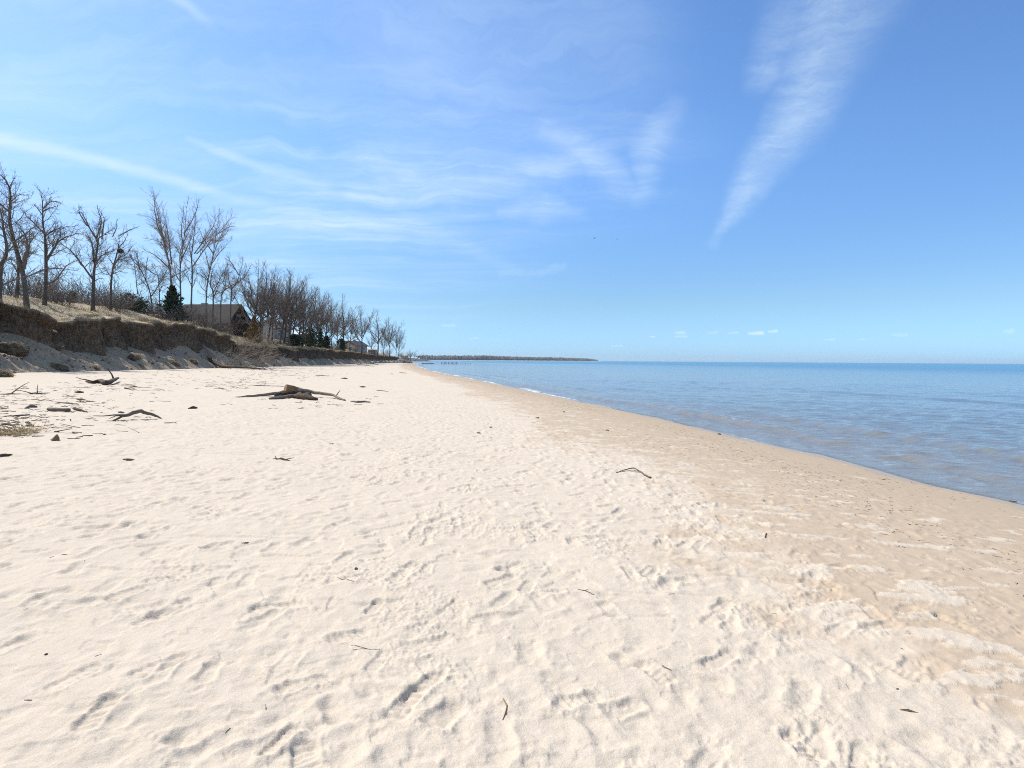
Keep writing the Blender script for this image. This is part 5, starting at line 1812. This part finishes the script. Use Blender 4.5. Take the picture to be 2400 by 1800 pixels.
for i, (nm, pts, ra, lab, mt) in enumerate(STK):
    kw = {}
    if nm == 'driftwood_plank':
        kw = dict(sides=8, rough=.05, flat=.6)
    if nm in ('leaf_scrap',):
        kw = dict(flat=.3)
    tw = ()
    if 'forked thin' in lab:
        tw = [(.5, .7, 40, 25, .02), (.3, .5, 130, 20, .02)]
    if 'entering from' in lab:
        tw = [(.6, .7, 30, 35, .02)]
    if 'upright stub' in lab:
        tw = [(.7, .9, 90, 85, .12)]
    if nm == 'driftwood_snag':
        tw = [(.1, .12, 150, 20, .01), (.75, .14, 40, 10, .008), (.3, .1, -140, 8, .008)]
    if 'side shoot' in lab:
        tw = [(.55, .04, 60, 10, .003)]
    if 'over a stub' in lab:
        tw = [(.5, .05, -90, -30, .006)]
    grp = 'bits of straw and twig on the near sand' if nm in ('twig', 'straw', 'leaf_scrap', 'bark_piece') else 'driftwood on the sand'
    if nm != 'driftwood_plank' and pts[0][1] < 1250:
        ra = [q * .66 for q in ra]
    if 'right edge' in lab or nm == 'water_weed':
        ra = [q * .45 for q in ra]
    lump_log(nm, pts, ra, lab, mt, 40 + i, twigs=tw, group=grp, cat='driftwood' if nm.startswith('drift') else nm.replace('_', ' '), n=10, sink=.15, **dict(dict(sides=7), **kw))
lump_log('arched_branch', r1((1170, 650), (1320, 640), (1450, 632), (1600, 628), (1675, 624)), [.015, .035, .045, .03, .012], 'arched brown branch lifted off the sand, left of the driftwood pile', 'drift_mid', 90, [0, .10, .17, .07, 0], n=20,
         twigs=[(.3, .8, 200, 4, .02), (.45, .6, 190, -12, .02)])
lump_log('curved_branch', r3((1403, 912), (1470, 898), (1530, 892), (1570, 908), (1610, 932), (1660, 952)), [.006, .008, .009, .009, .010, .016], 'thin curved branch lying alone on the edge of the damp sand', 'drift_mid', 91, [0, .01, .03, .02, .01, 0], n=22,
         twigs=[(.62, .22, 200, -4, .008)])


def dead_grass_tuft():
    p = hit(28, 1017)
    rg = np.random.default_rng(4)
    n = 420
    n = 240
    P = np.stack([rg.normal(0, .2, n), rg.normal(0, .24, n), rg.uniform(0, .05, n)], 1)
    d = unit_rows(np.stack([rg.normal(0, 1, n), rg.normal(0, .7, n), rg.uniform(-.05, .55, n)], 1)) * rg.uniform(.12, .36, n)[:, None]
    mb = MB(); mb.prisms(P, P + d, np.full(n, .005), np.full(n, .003))
    o = mb.build('dead_grass_tuft', M['grass'])
    o.location = (p[0], p[1], ground(p[0], p[1]))
    tag(o, 'uprooted tuft of dead yellow grass on the sand at the left edge', 'grass tuft')
    p = hit(129, 1032)
    mb = MB()
    mb.tube([(0, 0, -.02), (.02, 0, .05), (.03, .01, .11)], [.085, .055, .012], 7, .15, 3)
    o = mb.build('wood_stump', M['drift_tan'])
    o.location = (p[0], p[1], ground(p[0], p[1]))
    tag(o, 'little pointed brown stump standing alone in the left sand', 'driftwood', 'driftwood on the sand')


dead_grass_tuft()


# fallen tree below the bank
def fallen_tree():
    base = hit(*z2((770, 1475)))
    ends = [z2(q) for q in [(770, 1470), (860, 1490), (960, 1512), (1100, 1540), (1240, 1560)]]
    P = []
    for i, q in enumerate(ends):
        p = at_depth(q[0], q[1], base[1] - i * 1.2)
        zg = max(float(land_z(p[0], p[1])), ground(p[0], p[1]))
        p[2] = zg + [.35, .28, .25, .2, .12][i]
        P.append(p)
    P = np.array(P)
    root = empty('fallen_tree', tuple(base))
    L = smooth_poly(P - base, 16)
    mb = MB()
    mb.tube(L, np.linspace(.26, .05, 16), 9, .1, 3)
    kids = [mb.build('trunk', M['drift_dark'], root)]
    rg = np.random.default_rng(44)
    rb = MB()
    for k in range(16):
        a_ = rg.uniform(0, 6.28)
        d = np.array([-.55, .3 * math.cos(a_), .55 * math.sin(a_) + .25]) + rg.normal(0, .2, 3)
        q = [L[0]]
        for s in range(4):
            d = unit(d + rg.normal(0, .35, 3))
            q.append(q[-1] + d * rg.uniform(.18, .35))
        rb.tube(q, [.06, .045, .035, .022, .01], 6, .1, k)
    kids.append(rb.build('roots', M['drift'], root))
    g = Grow(45, up=.05, angle=(25, 60), spacing=(.34, .24, .2), jitter=.2, maxlev=3, minr=.011)
    lim = []
    for (pl, r0) in [([(960, 1505), (1050, 1420), (1130, 1330), (1200, 1260)], .07), ([(1000, 1520), (1120, 1450), (1230, 1400), (1320, 1370)], .07), ([(1080, 1530), (1180, 1510), (1290, 1490), (1400, 1480)], .06),
                     ([(860, 1490), (930, 1520), (990, 1535)], .06), ([(900, 1495), (1000, 1440), (1060, 1400), (1100, 1290)], .05), ([(1150, 1545), (1250, 1500), (1330, 1440)], .05),
                     ([(960, 1510), (1020, 1550), (1035, 1600)], .025), ([(1100, 1540), (1250, 1450), (1300, 1290), (1330, 1250)], .05), ([(800, 1470), (900, 1440), (980, 1430)], .04)]:
        t0 = np.clip((pl[0][0] - 770) / 470, 0, 1)
        k0 = int(t0 * 15)
        Q = []
        s = rg.uniform(-.5, .9)
        for m_, q in enumerate(pl):
            w = at_depth(*z2(q), base[1] + L[k0][1]) - base
            w = w + np.array([0, s * m_ * .55, 0])
            Q.append(w)
        Q = np.array(Q)
        Q = Q + (L[k0] - Q[0])
        Q = smooth_poly(Q, 9)
        lim.append((Q, np.linspace(r0, .015, 9)))
        g.sprout(Q, r0, .015, 2, .15, 1.4)
    kids.append(g.crown('branches', M['twig_pale'], root, lim))
    note_kids(root, kids)
    tag(root, 'fallen dead tree with bare branches lying at the foot of the bank', 'fallen tree')
    # long bare poles slipping down the bank beside it
    for (pl, r0, lab) in [([(560, 1230), (610, 1290), (665, 1345)], .04, 'thin pale pole leaning down the cut face above the fallen tree'), ([(670, 1340), (730, 1390), (790, 1440), (800, 1490)], .06, 'pale bent branch draped down the slope to the fallen roots'),
                          ([(560, 1350), (640, 1420), (740, 1470)], .05, 'dark pole lying down the sand slope left of the fallen tree')]:
        Q = []
        for q in pl:
            p = hit(*z2(q))
            Q.append(p + np.array([.35, 0, .12]))
        Q = smooth_poly(np.array(Q), 10)
        c = Q[0].copy()
        mb = MB(); mb.tube(Q - c, np.linspace(r0, r0 * .4, 10), 7, .1, 5)
        o = mb.build('fallen_pole', M['drift' if 'pale' in lab else 'drift_dark'])
        o.location = c
        tag(o, lab, 'driftwood', 'branches fallen down the bank')


fallen_tree()


def brush_heap():
    """tangle of brush hanging on the bank right of the fallen tree"""
    p = hit(*z2((1190, 1330)))
    root = empty('brush_tangle', tuple(p))
    g = Grow(46, up=.02, angle=(25, 65), spacing=(.3, .22, .18), jitter=.28, maxlev=3, minr=.011)
    rg = np.random.default_rng(9)
    for k in range(34):
        q = np.array([rg.uniform(.2, 1.6), rg.normal(0, 3.2), rg.uniform(-1.6, .8)])
        q[2] -= q[0] * .4
        d = unit(np.array([rg.uniform(.2, 1), rg.normal(0, .7), rg.uniform(-.3, .7)]))
        g.branch(q, d, rg.uniform(1.2, 2.6), .03, 1)
    kids = [g.crown('branches', M['twig'], root)]
    note_kids(root, kids)
    tag(root, 'tangle of grey brush hanging from the bank right of the fallen tree', 'brush')


brush_heap()


# ------------------------------------------------------------------ litter nobody could count
def litter():
    rg = np.random.default_rng(21)

    def bits(name, pix, lens, rad, mat, label, ang_sd=.5, curve=False):
        P0, P1, R0 = [], [], []
        for p in hit_many(pix):
            if p[0] < float(toe(p[1])) - .2 or float(shore(p[1])) - p[0] < .25:
                continue
            a_ = rg.normal(0, ang_sd) + (math.pi if rg.random() < .5 else 0)
            L = rg.uniform(*lens) * (1 + rg.random() ** 4 * 1.5)
            r_ = rg.uniform(*rad)
            for s in range(1 if not curve else 2):
                q = np.array([p[0] + math.cos(a_) * L, p[1] + math.sin(a_) * L])
                z0, z1_ = ground(p[0], p[1]), ground(q[0], q[1])
                P0.append((p[0], p[1], z0 + r_ * .5)); P1.append((q[0], q[1], z1_ + r_ * .5 + rg.random() ** 3 * L * .3)); R0.append(r_)
                p = np.array([q[0], q[1], 0]); a_ += rg.normal(0, .5); L *= .7
        mb = MB()
        R0 = np.array(R0)
        mb.prisms(P0, P1, R0, R0 * .5, 4)
        o = mb.build(name, M[mat], None, False)
        tag(o, label, 'litter', None, 'stuff')
    pix = []
    for (cx, cy, sx, sy, n) in [(100, 930, 90, 22, 160), (60, 990, 70, 22, 150), (240, 905, 90, 12, 130), (160, 945, 60, 12, 90), (555, 895, 45, 8, 200), (530, 908, 30, 5, 70), (690, 877, 60, 5, 260), (640, 868, 60, 5, 160),
                                (780, 860, 60, 4, 130), (800, 852, 40, 3, 60), (350, 885, 120, 14, 130), (430, 872, 120, 6, 90), (720, 945, 90, 12, 70), (240, 965, 120, 30, 80), (30, 960, 40, 40, 90), (300, 905, 60, 10, 60)]:
        pix += [(rg.normal(cx, sx), rg.normal(cy, sy)) for _ in range(int(n * .42))]
    bits('driftwood_litter', pix, (.05, .19), (.005, .012), 'litter', 'scattered twigs and bark scraps on the sand below the bank', .45, True)
    pix = [(rg.uniform(0, 2400), 850 + 950 * rg.random() ** 2.0) for _ in range(22)]
    bits('twig_scraps', pix, (.012, .05), (.0012, .003), 'litter', 'tiny scraps of twig scattered over the dry sand', 1.2)
    pix = []
    while len(pix) < 3600:
        y = 2.5 + 75 * rg.random() ** 1.6
        sdv = abs(rg.normal(2.6, 1.2)) + .3
        x = float(shore(y)) - sdv
        if float(noise2(x * .5, y * .22, 77)) < rg.normal(.05, .2):
            continue
        v = np.linalg.inv(CR) @ np.array([x, y, float(beach_z(x, y)) - CAM_Z])
        if v[2] >= 0:
            continue
        pix.append((1200 + F_PX * v[0] / -v[2], 900 - F_PX * v[1] / -v[2]))
    bits('wood_chips', pix, (.012, .045), (.0013, .0036), 'chip', 'small dark wood chips strewn over the damp sand', .9)


litter()


# ------------------------------------------------------------------ stones, boulders, posts
def rock_mesh(seed, s, flat=.7, nu=14, nv=9):
    V = []
    for i in range(nv + 1):
        ph = math.pi * i / nv
        for k in range(nu):
            a_ = 2 * math.pi * k / nu
            p = np.array([math.sin(ph) * math.cos(a_), math.sin(ph) * math.sin(a_), math.cos(ph)])
            q = np.sign(p) * np.abs(p) ** .75
            rr = 1 + .35 * float(noise2(p[0] * 1.1 + seed * 3.1 + p[2], p[1] * 1.1, seed)) + .14 * float(noise2(p[0] * 3 + seed, p[1] * 3 + p[2] * 2.2, seed + 1))
            V.append(q * rr * s * np.array([1.2, .95, flat]))
    F = [(i * nu + k, (i + 1) * nu + k, (i + 1) * nu + (k + 1) % nu, i * nu + (k + 1) % nu) for i in range(nv) for k in range(nu)]
    return np.array(V), np.array(F)


def rocks():
    rg = np.random.default_rng(8)
    protos_ = []
    for k in range(4):
        V, F = rock_mesh(30 + k, 1.0)
        protos_.append((V, F))
    made = {}

    def rock(p, s, mat, label, group, name='boulder', cat='boulder', rot=None):
        k = int(rg.integers(0, 4))
        key = (k, mat, name)
        if key not in made:
            made[key] = mesh_np(name, protos_[k][0], [protos_[k][1]], M[mat], None, False)
            o = made[key]
        else:
            o = made[key].copy()
            COL.objects.link(o)
        o.location = p
        o.scale = (s * rg.uniform(.8, 1.3), s * rg.uniform(.8, 1.2), s * rg.uniform(.7, 1.1))
        o.rotation_euler = (rg.normal(0, .2), rg.normal(0, .2), rg.uniform(0, 6.28)) if rot is None else rot
        tag(o, label, cat, group)
    # heap at the end of the bank
    for k in range(26):
        y = rg.uniform(300, 350)
        x = float(toe(y)) + rg.uniform(-.5, 6.0) * (1 - .4 * rg.random())
        z = max(float(beach_z(x, y)), -.6) + rg.uniform(.1, 1.5) * max(0, 1 - (x - float(toe(y))) / 7)
        rock((x, y, z), rg.uniform(.5, 1.15), 'stone' if rg.random() < .6 else 'stone_dark', 'boulder in the heap at the far end of the bank', 'boulders heaped at the far end of the bank')
    for k in range(12):
        px = 988 + k * 2.6 + rg.normal(0, .8)
        p = at_depth(px, 850 + rg.normal(0, .4), 338)
        rock((p[0], p[1], -.55), rg.uniform(.3, .6), 'stone_dark', 'dark rock awash in the water beyond the boulder heap', 'rocks awash off the boulder heap', 'rock', 'rock')
    # broken slabs at the foot of the bank
    for i, (px, s) in enumerate([(860, .9), (866, .75), (872, .9), (879, .8), (887, .7), (896, .75), (905, .9), (914, .85), (921, 1.1), (928, 1.0), (934, .8)]):
        d = pxdir(px, 846)
        Y = np.interp(px, [850, 940], [205, 300])
        x = d[0] / d[1] * Y
        x = max(x, float(toe(Y)) - .4)
        rock((x, Y, float(beach_z(x, Y)) + s * .35), s, 'concrete', '%s pale concrete block from the left along the foot of the far bank' % ORD[i], 'broken concrete blocks at the foot of the far bank', 'concrete_block', 'concrete block')
    # tan sand-stone faces above the heap
    for (px, py, s, lab) in [(948, 836, 1.6, 'large tan slab at the tip of the bank, above the boulder heap'), (953, 841, 1.3, 'smaller tan slab leaning below the large one above the heap')]:
        p = at_depth(px, py, 318)
        V, F = rock_mesh(60 + px, s, .6)
        o = mesh_np('tan_slab', V, [F], M['tan_wall'], None, False)
        o.location = p
        tag(o, lab, 'slab')
    # dead trunk sticking out of the heap
    a_ = at_depth(970, 846, 316); b_ = at_depth(985, 837, 312)
    mb = MB(); mb.tube([np.zeros(3), (b_ - a_) * .5 + np.array([0, 0, .3]), b_ - a_], [.28, .2, .08], 7, .1, 2)
    o = mb.build('bleached_trunk', M['drift'])
    o.location = a_
    tag(o, 'bleached dead trunk sticking up out of the boulder heap', 'driftwood')
    # pebbles on the damp sand
    for (q, s, lab) in [(r3((820, 508))[0], 0.043, 'dark stone on the damp sand, left of the reddish scraps'), (r3((1018, 463))[0], 0.037, 'lone dark stone on the damp sand nearer the water'), (r3((387, 620))[0], 0.034, 'round dark stone on the pale sand left of the damp edge'),
                        (r3((475, 577))[0], 0.031, 'flat dark stone on the pale sand, farther than the round one'), (r3((1340, 600))[0], 0.031, 'dark stone in a streak of chips on the damp sand'), (r3((2168, 627))[0], 0.037, 'dark stone at the edge of the water'),
                        ((835, 1337), .012, 'tiny dark pebble in the middle sand')]:
        p = hit(*q)
        rock((p[0], p[1], ground(p[0], p[1]) + s * .25), s, 'stone_dark', lab, 'stones lying on the sand', 'beach_stone', 'stone')
    # old pier posts
    mb = MB()
    mb.tube([(0, 0, -1.2), (.02, 0, 0), (0, .02, .95)], [.17, .16, .14], 8, .06, 5)
    proto = None
    xs_ = [1035, 1038.2, 1041.4, 1044.6, 1047.6, 1051, 1054.2, 1057.4, 1060.4, 1063.6, 1066.8, 1070, 1073.4, 1080, 1084.5, 1091, 1097, 1102]
    for i, px in enumerate(xs_):
        p = at_depth(px, 853, 345 - i * .6)
        if proto is None:
            proto = mb.build('pier_post', M['post'])
            o = proto
        else:
            o = proto.copy()
            COL.objects.link(o)
        hgt = (1.0 if i < 13 else .45) * rg.uniform(.75, 1.15)
        o.location = (p[0], p[1], WATER_Z)
        o.scale = (1, 1, hgt)
        o.rotation_euler = (rg.normal(0, .04), rg.normal(0, .04), rg.uniform(0, 6))
        tag(o, '%s old dark post standing in the water, counted from the boulder heap' % ORD[i], 'post', 'row of old pier posts in the water')


rocks()


# ------------------------------------------------------------------ birds
def bird(px, py, Y, span, rz, flap, label):
    p = at_depth(px, py, Y)
    mb = MB()
    mb.tube([(0, -.26, 0), (0, -.2, .01), (0, -.05, .02), (0, .1, .015), (0, .22, .02), (0, .28, .03), (0, .33, .02)], [.02, .055, .085, .08, .05, .045, .012], 8)
    for s in (-1, 1):
        V = []
        for (t, c0, c1) in [(0.06, -.10, .10), (.25, -.11, .09), (.55, -.10, .06), (.8, -.10, .0), (1.0, -.12, -.08)]:
            z = .03 + flap * (math.sin(t * 1.6) * .55 if t < .5 else math.sin(.8) * .55 - (t - .5) * .25)
            for zz in (.012, -.012):
                V += [(s * t * span / 2, c0, z + zz * (1.1 - t)), (s * t * span / 2, c1, z + zz * (1.1 - t))]
        F = []
        for k in range(4):
            a_ = k * 4; b_ = a_ + 4
            F += [(a_, b_, b_ + 1, a_ + 1), (a_ + 2, a_ + 3, b_ + 3, b_ + 2), (a_, a_ + 2, b_ + 2, b_), (a_ + 1, b_ + 1, b_ + 3, a_ + 3)]
        F += [(16, 18, 19, 17)]
        mb.add(V, F)
    mb.add([(-.05, -.24, .01), (.05, -.24, .01), (.08, -.42, .01), (-.08, -.42, .01), (0, -.3, .03)], [(0, 1, 4), (1, 2, 4), (2, 3, 4), (3, 0, 4)], [(3, 2, 1, 0)])
    o = mb.build('flying_bird', M['bird'])
    o.location = p
    o.rotation_euler = (.15, .2, rz)
    tag(o, label, 'bird', 'birds flying over the lake')


bird(1393, 559, 190, 1.3, .5, .9, 'left one of two dark birds flying together over the lake')
bird(1447, 561, 190, 1.3, -.4, .6, 'right one of two dark birds flying together over the lake')
bird(1174, 771, 300, 1.2, .2, .5, 'tiny lone bird low in the sky above the far headland')


# ------------------------------------------------------------------ the air: faint haze over the bay
def haze():
    mb = MB()
    mb.box(-9800, 9800, -600, 9800, -7.5, 46)
    m = bpy.data.materials.new('haze')
    m.use_nodes = True
    m.node_tree.nodes.clear()
    t = NT(m.node_tree)
    out = t.new('ShaderNodeOutputMaterial')
    v = t.new('ShaderNodeVolumePrincipled')
    v.inputs['Color'].default_value = rgb(.80, .88, 1.0)
    v.inputs['Density'].default_value = 0.00004
    v.inputs['Anisotropy'].default_value = .3
    t.l.new(v.outputs[0], out.inputs['Volume'])
    o = mb.build('haze', m, None, False)
    tag(o, 'faint blue haze over the bay', 'haze', None, 'stuff')


haze()
